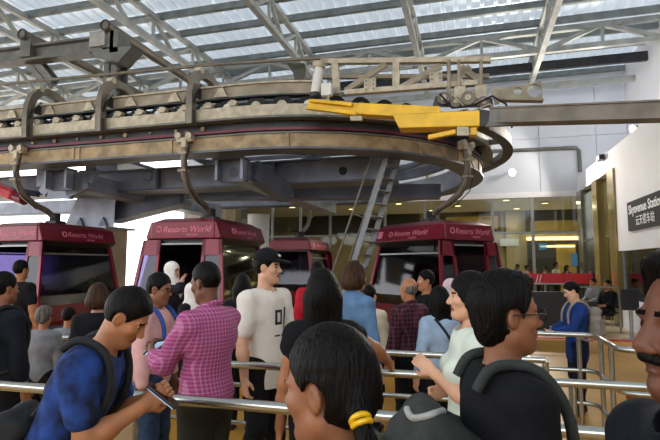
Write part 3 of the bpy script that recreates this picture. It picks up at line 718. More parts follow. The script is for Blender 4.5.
    for sx in (-1, 1):
        P = lambda u, z: Vector((u, -1.10-(.16*(2.14-z)/1.14 if z > 1.0 else .16-.14*(1.0-z)/.6), z))
        zz = [.36, 1.0, 1.84, 2.14]; fl = [.06, .12, .0, -.05]      # edges lean with the cabin
        xin = [.46, .46, .46, .46]; xo = [.92, 1.0, .90, .86]
        L = None
        fr = MB(); e = Vector((0, .05, 0))
        for i in range(3):
            for (u0a, u0b, u1a, u1b) in ((xin[i], xin[i]+.07, xin[i+1], xin[i+1]+.07), (xo[i]-.07, xo[i], xo[i+1]-.07, xo[i+1])):
                A = [P(sx*u0a, zz[i]), P(sx*u0b, zz[i])]; Bq = [P(sx*u1a, zz[i+1]), P(sx*u1b, zz[i+1])]
                fr.hexa([A[0], A[1], A[1]+e, A[0]+e], [Bq[0], Bq[1], Bq[1]+e, Bq[0]+e])
        A = [P(sx*xin[2], 1.84), P(sx*xo[2], 1.84)]; Bq = [P(sx*xin[3], 2.14), P(sx*xo[3], 2.14)]
        fr.hexa([A[0], A[1], A[1]+e, A[0]+e], [Bq[0], Bq[1], Bq[1]+e, Bq[0]+e])
        A = [P(sx*xin[0], .36), P(sx*xo[0], .36)]; Bq = [P(sx*xin[0], .56), P(sx*(xo[0]+.02), .56)]
        fr.hexa([A[0], A[1], A[1]+e, A[0]+e], [Bq[0], Bq[1], Bq[1]+e, Bq[0]+e])
        leaf = fr.build('door_leaf', crim, t, world=False)
        wv = MB(); e2 = Vector((0, .012, 0)); o2 = Vector((0, .02, 0)); lv = [(.56, xin[0]+.06, xo[0]-.04), (1.0, xin[1]+.06, xo[1]-.06), (1.84, xin[2]+.06, xo[2]-.06)]
        for (za, ua, ub), (zb, va, vb) in zip(lv, lv[1:]):
            A = [P(sx*ua, za)+o2, P(sx*ub, za)+o2]; Bq = [P(sx*va, zb)+o2, P(sx*vb, zb)+o2]
            wv.hexa([A[0], A[1], A[1]+e2, A[0]+e2], [Bq[0], Bq[1], Bq[1]+e2, Bq[0]+e2])
        wv.build('door_window', g_cabin, leaf, world=False)
        MB().cyl(P(sx*.56, 1.3)-Vector((0, .03, 0)), P(sx*.56, .8)-Vector((0, .03, 0)), .015, 8).build('grab_bar', alu, leaf, world=False)
    # two benches facing each other
    for sx in (-1, 1):
        k = MB(); k.box((sx*.5, .05, .55), (.3, 1.7, .1)); k.box((sx*.62, .05, .9), (.08, 1.7, .55)); k.box((sx*.5, .05, .36), (.25, 1.6, .3)); k.build('bench', bench_m, t, world=False, bevel=.02)
    # hanger arm: J-shaped, rises outside the track
    pts = [(0, 0, 2.55), (0, -.03, 2.76), (0, -.25, 2.9), (0, -.55, 3.0), (0, -.86, 3.16), (0, -1.05, 3.42), (0, -1.1, 3.75), (0, -1.06, 4.05), (0, -.98, 4.3)]
    ph = []
    for i in range(len(pts)-1):
        for f in (0, .5): ph.append(tuple(a+(b-a)*f for a, b in zip(pts[i], pts[i+1])))
    ph.append(pts[-1])
    h = MB().tube(ph, .07, 10, rr=[.10]*3+[.068]*(len(ph)-3)).build('hanger_arm', olive, t, world=False, smooth=True)
    MB().box((0, 0, 2.62), (.34, .3, .14)).build('roof_mount', dgrey, h, world=False, bevel=.02); MB().cyl((0, -.02, 2.68), (0, -.02, 2.86), .12, 14).build('damper', rubber, h, world=False, smooth=True)
    k = MB(); k.box((0, -1.06, 4.12), (.34, .14, .08)); k.cyl((-.12, -1.16, 4.2), (-.12, -1.0, 4.2), .07, 12); k.cyl((.12, -1.16, 4.18), (.12, -1.0, 4.18), .07, 12); k.box((.02, -1.12, 4.04), (.1, .08, .16)); k.build('grip', cream, h, world=False)
    for z in (3.85, 3.5): MB().box((0, -1.09, z), (.18, .16, .05)).build('clamp', tan, h, world=False)
    MB().tube([(.09, -1.06, 4.0), (.1, -1.2, 3.6), (.09, -1.06, 3.2), (.07, -.6, 2.9)], .012, 6).build('cable', rubber, h, world=False)
    return t
cab = make_cabin('crimson cabin with open doors and a white-scarfed passenger inside, white daylight at its left')
cab.location = (-5.40, 9.68, 0); cab.rotation_euler.z = 0
for loc, rz, lab in (((-9.45, 9.62, 0), -.05, 'leftmost crimson cabin, behind the man in the black printed tee'),
                     ((-.84, 11.5, 0), math.radians(49), 'crimson cabin at the right, beside the aluminium ladder and behind the bald man'),
                     ((-5.95, 17.25, 0), PI, 'far crimson cabin half hidden behind the man in the black cap')):
    c = copy_tree(cab); c.location = loc; c.rotation_euler.z = rz; c['label'] = lab

# ================================================================== STEEL QUEUE RAILINGS
def railing(label, runs, heights=(.97, .63, .32), posts=(), r=.025, bends=None):
    a = Vector((runs[0][0], runs[0][1], 0))
    t = thing('queue_railing', label, 'railing', tuple(a), 'steel queue railings')
    for i, z in enumerate(heights):
        MB().tube([(x, y, z) for x, y in runs], r if i == 0 else r*.8, 12).build('top_rail' if i == 0 else 'mid_rail', steel, t, smooth=True)
    for x, y in posts:
        p = MB().cyl((x, y, 0), (x, y, heights[0]-.01), .022, 12).build('post', steel, t, smooth=True)
        f = MB().cyl((x-a.x, y-a.y, 0), (x-a.x, y-a.y, .012), .06, 16).build('foot_plate', steel, None); f.parent = p
    return t
railing('nearest steel queue railing across the very front of the crowd', [(-5, 2.29), (4.5, 2.32)], (.97, .62), [(x, 2.3) for x in (-4, -2.75, -.75, 1.9, 3.4)], r=.028)
railing('second steel queue railing from the front, gripped by the long-haired woman', [(-1.75, 3.2), (4.5, 3.27)], (.97, .33), [(-1.75, 3.2), (-1.0, 3.21), (.55, 3.23), (2.2, 3.24), (3.8, 3.26)])
railing('third steel queue railing, in front of the man in the plaid shirt', [(-6, 3.94), (.5, 3.94)], (.97, .65, .34), [(-4.5, 3.94), (-2.9, 3.94), (-1.62, 3.94), (-.1, 3.94), (.5, 3.94)])
def arc(cx, cy, r, a0, a1, n=6): return [(cx+r*math.cos(math.radians(a0+(a1-a0)*i/n)), cy+r*math.sin(math.radians(a0+(a1-a0)*i/n))) for i in range(n+1)]
run = [(.1, 5.45)]+arc(1.02, 5.33, .12, 90, 0)+arc(1.26, 4.69, .12, 180, 270)+[(3.6, 4.57)]
railing('steel queue railing that turns a corner beside the boy in the blue jacket', run, (.97, .63, .32), [(.3, 5.45), (1.0, 5.45), (1.14, 5.2), (1.14, 4.85), (1.55, 4.57), (2.6, 4.57)])

# ================================================================== SMALL PROPS ON THE RIGHT
p = at_d(556, 330, 11.4)
t = thing('barrier_panel', 'black panel barrier with a grey frame beyond the boy in blue', 'barrier', (p.x, p.y, 0))
MB().span((p.x-.62, p.y-.03, .12), (p.x+.3, p.y+.03, 1.05)).build('panel', blackm, t)
MB().tube([(p.x-.66, p.y, 0), (p.x-.66, p.y, 1.22), (p.x+.34, p.y, 1.22), (p.x+.34, p.y, 0)], .03, 10).build('frame', alu, t, smooth=True)
p2 = at_d(579, 300, 12.6)
t = thing('barrier_panel', 'red and black low barrier right behind the boy in blue', 'barrier', (p2.x, p2.y, 0))
MB().span((p2.x-.3, p2.y-.03, .1), (p2.x+.4, p2.y+.03, .75)).build('panel', blackm, t); MB().span((p2.x-.22, p2.y-.05, .45), (p2.x+.15, p2.y-.031, .75)).build('red_board', red, t)
MB().tube([(p2.x-.34, p2.y, 0), (p2.x-.34, p2.y, 1.1), (p2.x+.9, p2.y, 1.1), (p2.x+.9, p2.y, 0)], .025, 10).build('frame', alu, t, smooth=True)
a, b = on_y(480, 273, 17.8), on_y(618, 284, 17.8)
t = thing('banner_barrier', 'long red banner barrier in front of the glass lobby wall', 'barrier', (a.x, 17.8, 0))
MB().span((a.x, 17.78, b.z), (3.75, 17.82, a.z)).build('banner', red, t)
for k in range(6):
    x = a.x+(3.7-a.x)*k/5; MB().cyl((x, 17.86, 0), (x, 17.86, a.z+.06), .03, 10).build('post', alu, t, smooth=True)
text_part('lettering', '//', .34, lett, t, Matrix(((1, 0, 0, 1.75), (0, 0, -1, -.022), (0, 1, 0, b.z+.04), (0, 0, 0, 1))), .002)
def box_bin(px, d, w, dep, h, label, mt):
    p = at_d(px, 400, d); t = thing('bin', label, 'bin', (p.x, p.y, 0))
    MB().hexa([(p.x-w/2, p.y-dep/2, 0), (p.x+w/2, p.y-dep/2, 0), (p.x+w/2, p.y+dep/2, 0), (p.x-w/2, p.y+dep/2, 0)], [(p.x-w/2-.02, p.y-dep/2-.02, h), (p.x+w/2+.02, p.y-dep/2-.02, h), (p.x+w/2+.02, p.y+dep/2+.02, h), (p.x-w/2-.02, p.y+dep/2+.02, h)]).build('body', mt, t, bevel=.015)
    MB().box((p.x, p.y, h+.015), (w+.08, dep+.08, .03)).build('rim', mt, t, bevel=.008)
box_bin(664, 5.0, .55, .3, .40, 'orange box standing behind the corner railing at the right edge', mat('orange_plastic', '#b4521c', .5, 0, .1, 5))
p = at_d(630, 300, 11.2)
t = thing('info_screen', 'dark upright screen stand in front of the white plinth', 'screen', (p.x, p.y, 0))
MB().box((p.x, p.y, .88), (.34, .06, .46)).build('screen', blackm, t, bevel=.01); MB().cyl((p.x, p.y, 0), (p.x, p.y, .66), .04, 12).build('stand', alu, t); MB().cyl((p.x, p.y, 0), (p.x, p.y, .02), .2, 20).build('foot', alu, t)
# tube-framed chairs with two people waiting, right of the boy
def chair(px, d, rz, label):
    p = at_d(px, 300, d); t = thing('waiting_chair', label, 'chair', (p.x, p.y, 0), 'chairs by the lobby', rz)
    MB().box((0, 0, .45), (.45, .45, .04)).build('seat', rubber, t, world=False, bevel=.01); MB().box((-.22, 0, .72), (.03, .45, .35)).build('backrest', rubber, t, world=False, bevel=.01)
    for sx in (-1, 1):
        for sy in (-1, 1): MB().cyl((sx*.2, sy*.2, 0), (sx*.2, sy*.2, .44 if sx > 0 else .85), .014, 8).build('leg', alu, t, world=False)
    return t
ch1 = chair(593, 14.6, math.radians(15+180), 'black tube-framed chair under the waiting person nearer the boy')
ch2 = chair(607, 13.0, math.radians(15+180), 'black tube-framed chair beside the golden pillar')
# ================================================================== PEOPLE: smooth-blended distance fields turned into one surface each
def nrm(v): v = np.asarray(v, float); return v/np.linalg.norm(v)
def Ry(a): c, s = math.cos(a), math.sin(a); return np.array([[c, 0, s], [0, 1, 0], [-s, 0, c]])
def Rz(a): c, s = math.cos(a), math.sin(a); return np.array([[c, -s, 0], [s, c, 0], [0, 0, 1]])
class Field:
    def __init__(f, lo, hi, vox):
        f.lo = np.array(lo, float); f.vox = vox; f.n = np.ceil((np.array(hi)-f.lo)/vox).astype(int)+1
        f.v = np.full(f.n, .08, np.float32)
        f.ax = [f.lo[i]+np.arange(f.n[i])*vox for i in range(3)]
    def sl(f, lo, hi):
        a = np.clip(np.floor((np.asarray(lo)-f.lo)/f.vox).astype(int), 0, f.n); b = np.clip(np.ceil((np.asarray(hi)-f.lo)/f.vox).astype(int)+1, 0, f.n)
        if np.any(b <= a): return None
        s = tuple(slice(i, j) for i, j in zip(a, b)); P = np.stack(np.meshgrid(*[f.ax[i][s[i]] for i in range(3)], indexing='ij'), -1)
        return s, P
    def put(f, fn, lo, hi, k=.02, op='u'):
        m = .085; r = f.sl(np.asarray(lo)-m, np.asarray(hi)+m)
        if r is None: return
        s, P = r; d = fn(P); v = f.v[s]
        if op == 'u':
            h = np.clip(.5+.5*(v-d)/k, 0, 1); f.v[s] = v+(d-v)*h-k*h*(1-h)
        elif op == 's':
            d = -d; h = np.clip(.5-.5*(v-d)/k, 0, 1); f.v[s] = v+(d-v)*h+k*h*(1-h)
    def cone(f, a, b, ra, rb, k=.02, op='u', infl=0):
        a, b = np.asarray(a, float), np.asarray(b, float); ra += infl; rb += infl; ba = b-a; L = max(ba@ba, 1e-9); r = max(ra, rb)
        def fn(P):
            q = P-a; t = np.clip(q@ba/L, 0, 1); return np.sqrt(((q-t[..., None]*ba)**2).sum(-1))-(ra+(rb-ra)*t)
        f.put(fn, np.minimum(a, b)-r, np.maximum(a, b)+r, k, op)
    def ell(f, c, r, M=np.eye(3), k=.02, op='u', infl=0):
        c = np.asarray(c, float); r = np.asarray(r, float)+infl; R = r.max()
        def fn(P):
            q = (P-c)@M; k0 = np.sqrt(((q/r)**2).sum(-1)); k1 = np.sqrt(((q/r**2)**2).sum(-1))+1e-9; return k0*(k0-1)/k1
        ext = np.sqrt(((M*r)**2).sum(1)); f.put(fn, c-ext, c+ext, k, op)
    def rbox(f, c, h, rad, M=np.eye(3), k=.02, op='u'):
        c = np.asarray(c, float); h = np.asarray(h, float)
        def fn(P):
            q = np.abs((P-c)@M)-(h-rad); return np.sqrt((np.maximum(q, 0)**2).sum(-1))+np.minimum(q.max(-1), 0)-rad
        ext = (np.abs(M)*h).sum(1); f.put(fn, c-ext, c+ext, k, op)
    def cut(f, fn, k=0):
        """keep where fn(P) < 0"""
        P = np.stack(np.meshgrid(*f.ax, indexing='ij'), -1); f.v = np.maximum(f.v, fn(P))
    def mesh(f):
        v = f.v.copy(); v[0] = v[-1] = .08; v[:, 0] = v[:, -1] = .08; v[:, :, 0] = v[:, :, -1] = .08
        s = v < 0; nx, ny, nz = [q-1 for q in v.shape]
        C8 = [(i, j, k) for i in (0, 1) for j in (0, 1) for k in (0, 1)]
        cnt = np.zeros((nx, ny, nz), np.int8)
        for i, j, k in C8: cnt += s[i:i+nx, j:j+ny, k:k+nz]
        I = np.argwhere((cnt > 0) & (cnt < 8))
        if len(I) == 0: return np.zeros((0, 3)), np.zeros((0, 4), int)
        vals = np.stack([v[I[:, 0]+i, I[:, 1]+j, I[:, 2]+k] for i, j, k in C8], 1)
        acc = np.zeros((len(I), 3)); num = np.zeros(len(I)); C8a = np.array(C8, float)
        for a in range(8):
            for b in range(a+1, 8):
                if sum(abs(p-q) for p, q in zip(C8[a], C8[b])) != 1: continue
                va, vb = vals[:, a], vals[:, b]; x = (va < 0) != (vb < 0); t = np.where(x, va/np.where(x, va-vb, 1), 0)
                acc += np.where(x[:, None], C8a[a]+(C8a[b]-C8a[a])*t[:, None], 0); num += x
        V = f.lo+(I+acc/num[:, None])*f.vox
        idx = np.full((nx, ny, nz), -1, np.int32); idx[I[:, 0], I[:, 1], I[:, 2]] = np.arange(len(I)); Q = []
        for ax in range(3):
            A = s[tuple(slice(0, -1) if q == ax else slice(1, -1) for q in range(3))]; B = s[tuple(slice(1, None) if q == ax else slice(1, -1) for q in range(3))]
            E = np.argwhere(A != B)
            if len(E) == 0: continue
            E[:, [q for q in range(3) if q != ax]] += 1
            u, w = [(1, 2), (2, 0), (0, 1)][ax]; fl = s[E[:, 0], E[:, 1], E[:, 2]]
            cs = []
            for du, dw in ((1, 1), (0, 1), (0, 0), (1, 0)):
                e = E.copy(); e[:, u] -= du; e[:, w] -= dw; cs.append(idx[e[:, 0], e[:, 1], e[:, 2]])
            q = np.stack(cs, 1); q[~fl] = q[~fl][:, ::-1]; Q.append(q)
        return V, np.concatenate(Q)
    def obj(f, name, mats, parent=None, classify=None):
        V, Q = f.mesh(); me = bpy.data.meshes.new(name)
        me.vertices.add(len(V)); me.vertices.foreach_set('co', V.astype(np.float32).ravel())
        me.loops.add(Q.size); me.loops.foreach_set('vertex_index', Q.astype(np.int32).ravel())
        me.polygons.add(len(Q)); me.polygons.foreach_set('loop_start', np.arange(0, Q.size, 4, dtype=np.int32)); me.polygons.foreach_set('loop_total', np.full(len(Q), 4, np.int32))
        for m_ in (mats if isinstance(mats, (list, tuple)) else [mats]): me.materials.append(m_)
        if classify is not None and len(Q): me.polygons.foreach_set('material_index', classify(V[Q].mean(1)).astype(np.int32))
        me.polygons.foreach_set('use_smooth', np.ones(len(Q), bool)); me.update(calc_edges=True); me.validate()
        o = bpy.data.objects.new(name, me); C.objects.link(o)
        if parent is not None: o.parent = parent
        return o

def skin_m(name, col): return mat(name, col, .5, 0, .07, 9, .06, 160, spec=.35)
SK = {'brown': skin_m('skin_brown', '#8a5b41'), 'dark': skin_m('skin_dark', '#6a4230'), 'tan': skin_m('skin_tan', '#a8714e'), 'light': skin_m('skin_light', '#d3a284'), 'pale': skin_m('skin_pale', '#dcb096')}
lip_m = mat('lips', '#7a4038', .45, 0, .05, 20); eye_w = mat('eye_white', '#cfc8bf', .25, 0, 0, 5); eye_d = mat('eye_dark', '#150d0a', .15, 0, 0, 5); brow_m = mat('brow', '#120c09', .9, 0, .1, 40, spec=.05)
def hair_m(name, col, c2): return mat(name, col, .5, 0, .2, 40, .9, 130, col2=c2, stretch=(1, 1, .1), spec=.12)
HB, HBR, HG = hair_m('hair_black', '#0f0c0a', '#040404'), hair_m('hair_brown', '#4a3221', '#24170f'), hair_m('hair_grey', '#7b756d', '#3d3834')
def cloth(name, col, var=.12, scale=9, col2=None, rough=.85): return mat(name, col, rough, 0, var, scale, .25, 90, col2=col2, spec=.2)
PEOPLE = {}
def folds(P):
    """cloth creases: warped diagonal ripples, deepest around the waist and the elbows"""
    x, y, z = P[..., 0], P[..., 1], P[..., 2]
    w = np.sin(9*x+4*z)*.5+np.sin(11*y-6*z+1.3)*.5
    a = np.sin(34*z+16*y+3.2*w)*.5+np.sin(27*z-19*x+12*y+2.7*w+1)*.35+np.sin(52*z+30*x-23*y+2*w)*.2
    return .0075*a*(.6+.5*np.sin(5*z+3*y))
def ik(a, t, l1, l2, pole):
    a, t = np.asarray(a, float), np.asarray(t, float); d = t-a; L = np.linalg.norm(d)
    if L > (l1+l2)*.995: t = a+d/L*(l1+l2)*.995; d = t-a; L = np.linalg.norm(d)
    u = d/L; x = (l1*l1-l2*l2+L*L)/(2*L); h = math.sqrt(max(l1*l1-x*x, 0)); p = np.asarray(pole, float); p = p-u*(p@u); p = nrm(p)
    return a+u*x+p*h, t
def person(label, px, py, d, face, skin='tan', hair='short', hmat=None, top=None, sleeve=.55, bot=None, lean=0, nod=0, turn=0, lh=None, rh=None, fem=False,
           fat=1.0, S=None, sit=False, hem=.80, collar=False, lower=1.0, glasses=None, group=None, vox=None, extra=None, scarf=None, lpole=None, rpole=None, bare=False, skirt=False, curl=.55, stache=False):
    d2 = math.radians(face)+YAW                          # facing: 0 = photo right, 90 = away, 180 = left, -90 = towards the lens
    lean, nod, turn = map(math.radians, (lean, nod, turn)); hmat = hmat or HB; bot = bot or M_black
    head_p = at_d(px, py, d)
    drop = .44 if sit else 0
    pel = np.array([0, 0, .93-drop]); Rt = Ry(lean)
    up = lambda p: pel+Rt@(np.array(p, float)-np.array([0, 0, .93]))
    neck0 = up((-.015, 0, 1.44)); Rh = Rt@Rz(turn)@Ry(nod); Rh = Ry(lean*.35+nod)@Rz(turn) if lean else Rz(turn)@Ry(nod)
    hc = neck0+Rt@np.array([.01, 0, .06])+Rh@np.array([.012, 0, .105]); hs = .93
    ztop = max((hc+Rh@np.array([x, 0, z])*hs)[2] for x, z in ((-.01, .15), (-.06, .12), (.05, .12), (-.09, .08)))
    if S is None: S = head_p.z/ztop
    vox_w = vox or min(max(d*.0026, .0052), .016); vx = vox_w/S
    ca, sa = math.cos(d2), math.sin(d2)
    off = hc[:2]*S; base = Vector((head_p.x-(ca*off[0]-sa*off[1]), head_p.y-(sa*off[0]+ca*off[1]), 0))
    def W2L(w): q = Vector(w)-base; return np.array([ca*q.x+sa*q.y, -sa*q.x+ca*q.y, q.z])/S
    sw = .160 if fem else .182
    J = {}
    for sd, nm, tgt, pole in ((1, 'l', lh, lpole), (-1, 'r', rh, rpole)):
        sh = up((-.01, sd*sw, 1.375)); hang = np.array([.05, sd*(sw+.075), .0])+np.array([up((0, 0, 1.375))[0]*.8, 0, sh[2]-.53])
        t = hang if tgt is None else (W2L(tgt[1]) if tgt[0] == 'w' else np.array(tgt, float)-np.array([0, 0, drop]))
        if sit and tgt is None: t = np.array([.32, sd*.12, .62])
        el, wr = ik(sh, t, .285, .255, pole if pole is not None else (-.6, sd*.5, -.5)); J[nm] = (sh, el, wr)
    hips = [np.array([0, sd*.088, .90-drop]) for sd in (1, -1)]
    if sit: knees = [np.array([.43, sd*.1, .47]) for sd in (1, -1)]; ank = [np.array([.40, sd*.1, .085]) for sd in (1, -1)]
    else: knees = [np.array([.02, sd*.095, .49]) for sd in (1, -1)]; ank = [np.array([-.015+.05*sd, sd*.10, .085]) for sd in (1, -1)]
    w1 = fat
    def torso(f, infl, k=.05):
        f.ell(up((-.005, 0, 1.25)), (.108*w1, .150 if fem else .165, .20), Rt, k, infl=infl); f.ell(up((.005, 0, 1.05)), (.103*w1, (.128 if fem else .150)*w1, .19), Rt, k, infl=infl)
        f.ell(pel+np.array([-.005, 0, .0]), (.118*w1, .160*w1, .125), k=k, infl=infl)
        for sd in (1, -1):
            f.cone(up((-.01, sd*.03, 1.41)), up((-.01, sd*(sw-.015), 1.375)), .058, .062, k, infl=infl)
            f.cone(up((-.02, 0, 1.36)), up((-.02, sd*.12, 1.28)), .09, .08, k, infl=infl)
            if fem: f.ell(up((.085, sd*.07, 1.235)), (.06, .062, .062), Rt, .03, infl=infl)
    def arm(f, nm, infl, t0=0, t1=2.0, k=.03):
        sh, el, wr = J[nm]; m_ = .88 if fem else 1
        if t1 <= 1: f.cone(sh, sh+(el-sh)*t1, .056*m_, (.056-.014*t1)*m_+.006*(infl > 0), k, infl=infl)
        else:
            f.cone(sh, el, .056*m_, .043*m_, k, infl=infl); f.cone(el, el+(wr-el)*.35, .043*m_, .043*m_, k, infl=infl); e = el+(wr-el)*min(t1-1, 1); f.cone(el+(wr-el)*.35, e, .043*m_, (.043-.015*(t1-1))*m_, k, infl=infl)
    def legs(f, infl, k=.03, t=1.0):
        for h, kn, a in zip(hips, knees, ank):
            f.cone(h, kn, .088*w1, .060, k, infl=infl); c = kn+(a-kn)*.3+np.array([-.012, 0, 0]); f.cone(kn, c, .058, .056, k, infl=infl); f.cone(c, a, .056, .038, k, infl=infl)
    Hd = lambda x, y, z: hc+Rh@(np.array([x, y, z])*hs)
    def head(f):
        E = lambda c, r, k=.02, op='u': f.ell(Hd(*c), np.array(r)*hs, Rh, k, op)
        f.cone(neck0-np.array([.0, 0, .03]), Hd(-.02, 0, -.05), .056 if not fem else .048, .054 if not fem else .046, .03)
        E((-.018, 0, .04), (.100, .076, .100)); E((.040, 0, -.015), (.052, .060, .095), .03)
        f.cone(Hd(.0, .045, -.06), Hd(.06, .012, -.098), .03*hs, .024*hs, .03); f.cone(Hd(.0, -.045, -.06), Hd(.06, -.012, -.098), .03*hs, .024*hs, .03)
        f.cone(Hd(.088, 0, .018), Hd(.108, 0, -.022), .009*hs, .0155*hs, .012)
        for sd in (1, -1):
            E((.072, sd*.034, .030), (.02, .026, .010), .012)                    # brow ridge
            E((.058, sd*.045, -.018), (.026, .022, .02), .02)                   # cheekbone
            E((.094, sd*.034, .010), (.014, .019, .010), .01, 's')              # socket
            E((.0735, sd*.033, .010), (.0135, .0145, .0125), .003)              # eyeball
            E((.100, sd*.014, -.030), (.010, .009, .008), .006)                 # nostril wing
            M = Rh@Rz(-sd*.45)
            f.ell(Hd(-.012, sd*.078, -.002), np.array((.023, .010, .033))*hs, M, .008); f.ell(Hd(-.006, sd*.09, .004), np.array((.013, .008, .02))*hs, M, .004, 's')
        E((.088, 0, -.052), (.014, .025, .0075), .006); E((.086, 0, -.066), (.014, .021, .0085), .006); E((.1, 0, -.0588), (.008, .024, .0018), .003, 's')
        E((.078, 0, -.094), (.018, .02, .016), .015)
    def hand(f, nm, sd):
        sh, el, wr = J[nm]; e1 = nrm(wr-el); inward = nrm(np.array([.15, -sd, .1])); e3 = nrm(inward-e1*(inward@e1)); e2 = np.cross(e3, e1)  # e1 along, e3 palm side
        if (e2@np.array([1, 0, .3])) < 0: e2 = -e2                               # thumb side faces forward / up
        M = np.stack([e1, e2, e3], 1); f.cone(wr-e1*.03, wr+e1*.01, .027, .026, .015); f.ell(wr+e1*.048, (.05, .041, .016), M, .015)
        for q, (y, l) in enumerate(((.030, .072), (.010, .080), (-.010, .075), (-.029, .058))):
            a = wr+e1*.085+e2*y; pts = [a]; ang = .25
            for frac in (.45, .32, .23): pts.append(pts[-1]+(e1*math.cos(ang)+e3*math.sin(ang))*l*frac); ang += curl
            for i in range(3): f.cone(pts[i], pts[i+1], .0098-.0009*i, .0090-.0009*i, .005)
        a = wr+e1*.025+e2*.03; b = a+(e1*.6+e2*.55+e3*.35)*.045; c = b+(e1*.85+e2*.1+e3*.4)*.036; f.cone(a, b, .014, .012, .012); f.cone(b, c, .0115, .0095, .006)
    pts = [p for nm in 'lr' for p in J[nm]]+[hc+np.array([0, 0, .22]), hc+np.array([.18, 0, 0]), hc-np.array([.2, 0, 0]), np.array([-.22, -.28, 0]), np.array([.26, .28, .1])]+knees+ank
    lo = np.min(pts, 0)-.17; hi = np.max(pts, 0)+.17; lo[2] = -.03
    f = Field(lo, hi, vx); torso(f, -.012)
    for nm, sd in (('l', 1), ('r', -1)): arm(f, nm, 0); hand(f, nm, sd)
    legs(f, -.008)
    for a in ank: f.cone(a, a+np.array([.11, 0, -.05]), .035, .025, .03)
    head(f)
    def cls(Pc):
        q = (Pc-hc)@Rh/hs; o = np.zeros(len(Pc)); ay = np.abs(q[:, 1])
        ed = np.sqrt((q[:, 0]-.0735)**2+(ay-.033)**2+(q[:, 2]-.010)**2); ex = (q[:, 0] > .074)
        o[(ed < .0158) & ex & (np.abs(q[:, 2]-.010) < .0075)] = 2; o[(ed < .0158) & ex & (np.abs(q[:, 2]-.010) < .0075) & (np.abs(ay-.035) < .0065)] = 3
        o[(q[:, 0] > .055) & (ay > .012) & (ay < .056) & (np.abs(q[:, 2]-.034+.12*np.abs(ay-.03)) < .0048)] = 4
        o[(q[:, 0] > .074) & (ay < .026-.3*np.abs(q[:, 2]+.059)) & (np.abs(q[:, 2]+.059) < .0135)] = 1
        return o
    me_mats = [SK[skin], lip_m if skin != 'dark' else mat('lips_dark', '#5a3229', .45, 0, .05, 20), eye_w, eye_d, brow_m]
    body = f.obj('person', me_mats, None, cls); body.location = base; body.rotation_euler = (0, 0, d2); body.scale = (S, S, S)
    tag(body, label, 'person', group)
    # ---- top
    if top is not None:
        g = Field(lo, hi, vx); torso(g, .012)
        for nm in 'lr':
            if sleeve > 0: arm(g, nm, .017, t1=sleeve)
        if hem < .78: g.ell(np.array([0, 0, .80-drop]), (.14*w1, .175*w1, .2), k=.05)
        def neckcut(P):
            q = (P-pel)@Rt+np.array([0, 0, .93]); r = np.sqrt((q[..., 0]/(.068 if not collar else .062)-.15)**2+(q[..., 1]/.075)**2); return np.where((r < 1) & (q[..., 2] > (1.40 if not bare else 1.30)), .03, np.where(q[..., 2] > (1.49 if collar else 1.462), .02, -1))
        PP = np.stack(np.meshgrid(*g.ax, indexing='ij'), -1); g.v = g.v+folds(PP).astype(np.float32)
        g.cut(neckcut); hz = hem-drop; hx = .30
        g.cut(lambda P: np.where(np.sqrt(P[..., 0]**2+P[..., 1]**2) < .27, (hz-P[..., 2]), -1) if not sit else hz-P[..., 2]-(P[..., 0] > .12)*.3)
        tm = g.obj('shirt', top, body)
        if collar:
            cpts = [tuple(up((-.005+.066*math.cos(a), .068*math.sin(a), 1.462-.030*math.cos(a)))) for a in np.linspace(.5, 2*PI-.5, 18)]
            cb = MB(); cb.tube(cpts, .016, 8); cb.build('collar', top, body, world=False, smooth=True)
    # ---- trousers or skirt, shoes
    g = Field((lo[0], lo[1], -.03), (hi[0], hi[1], 1.1), max(vx, .009)); legs(g, .016); g.ell(pel+np.array([-.005, 0, -.01]), (.118*w1+.003, .160*w1+.003, .135), k=.05)
    g.cut(lambda P: np.maximum(P[..., 2]-(1.0-drop), .07-P[..., 2])); g.obj('trousers', bot, body)
    for a in ank:
        g = Field(a-np.array([.12, .09, .12]), a+np.array([.24, .09, .1]), max(vx, .008)); g.cone(a+np.array([-.02, 0, -.04]), a+np.array([.05, 0, -.04]), .045, .045, .03); g.cone(a+np.array([.05, 0, -.045]), a+np.array([.155, 0, -.055]), .045, .034, .03); g.cone(a, a-np.array([0, 0, .04]), .045, .05, .03)
        g.cut(lambda P: .004-P[..., 2]); s_ = g.obj('shoe', M_shoe, body)
    # ---- hair / scarf
    hv = max(vx, .0045)
    g = Field(hc-np.array([.30, .26, .62]), hc+np.array([.27, .26, .26]), hv)
    E = lambda c, r, k=.02, op='u': g.ell(Hd(*c), np.array(r)*hs, Rh, k, op)
    def planes(P, fr=(.075, .072), slope=(.82, -.57), nape=-.035, ear=True):
        q = (P-hc)@Rh/hs; x, z = q[..., 0], q[..., 2]; ay = np.abs(q[..., 1])
        a = slope[0]*(x-fr[0])+slope[1]*(z-fr[1]); b = .5*(x+.03)-.86*(z-nape)
        if ear: a = np.maximum(a, -(np.sqrt(((x+.008)/.03)**2+((z+.004)/.04)**2)-1)*.03*(ay > .06)-(ay <= .06))
        return np.maximum(a, b)
    def strands(P, amp=.004, fq=95):
        q = (P-hc)@Rh/hs; th = np.arctan2(q[..., 1], q[..., 0]+.02); return amp*.45*(np.sin(th*fq/2.2+np.sin(q[..., 2]*22)*1.2)*.5+np.sin(th*fq/1.1+q[..., 2]*18)*.5)
    amp = .0035
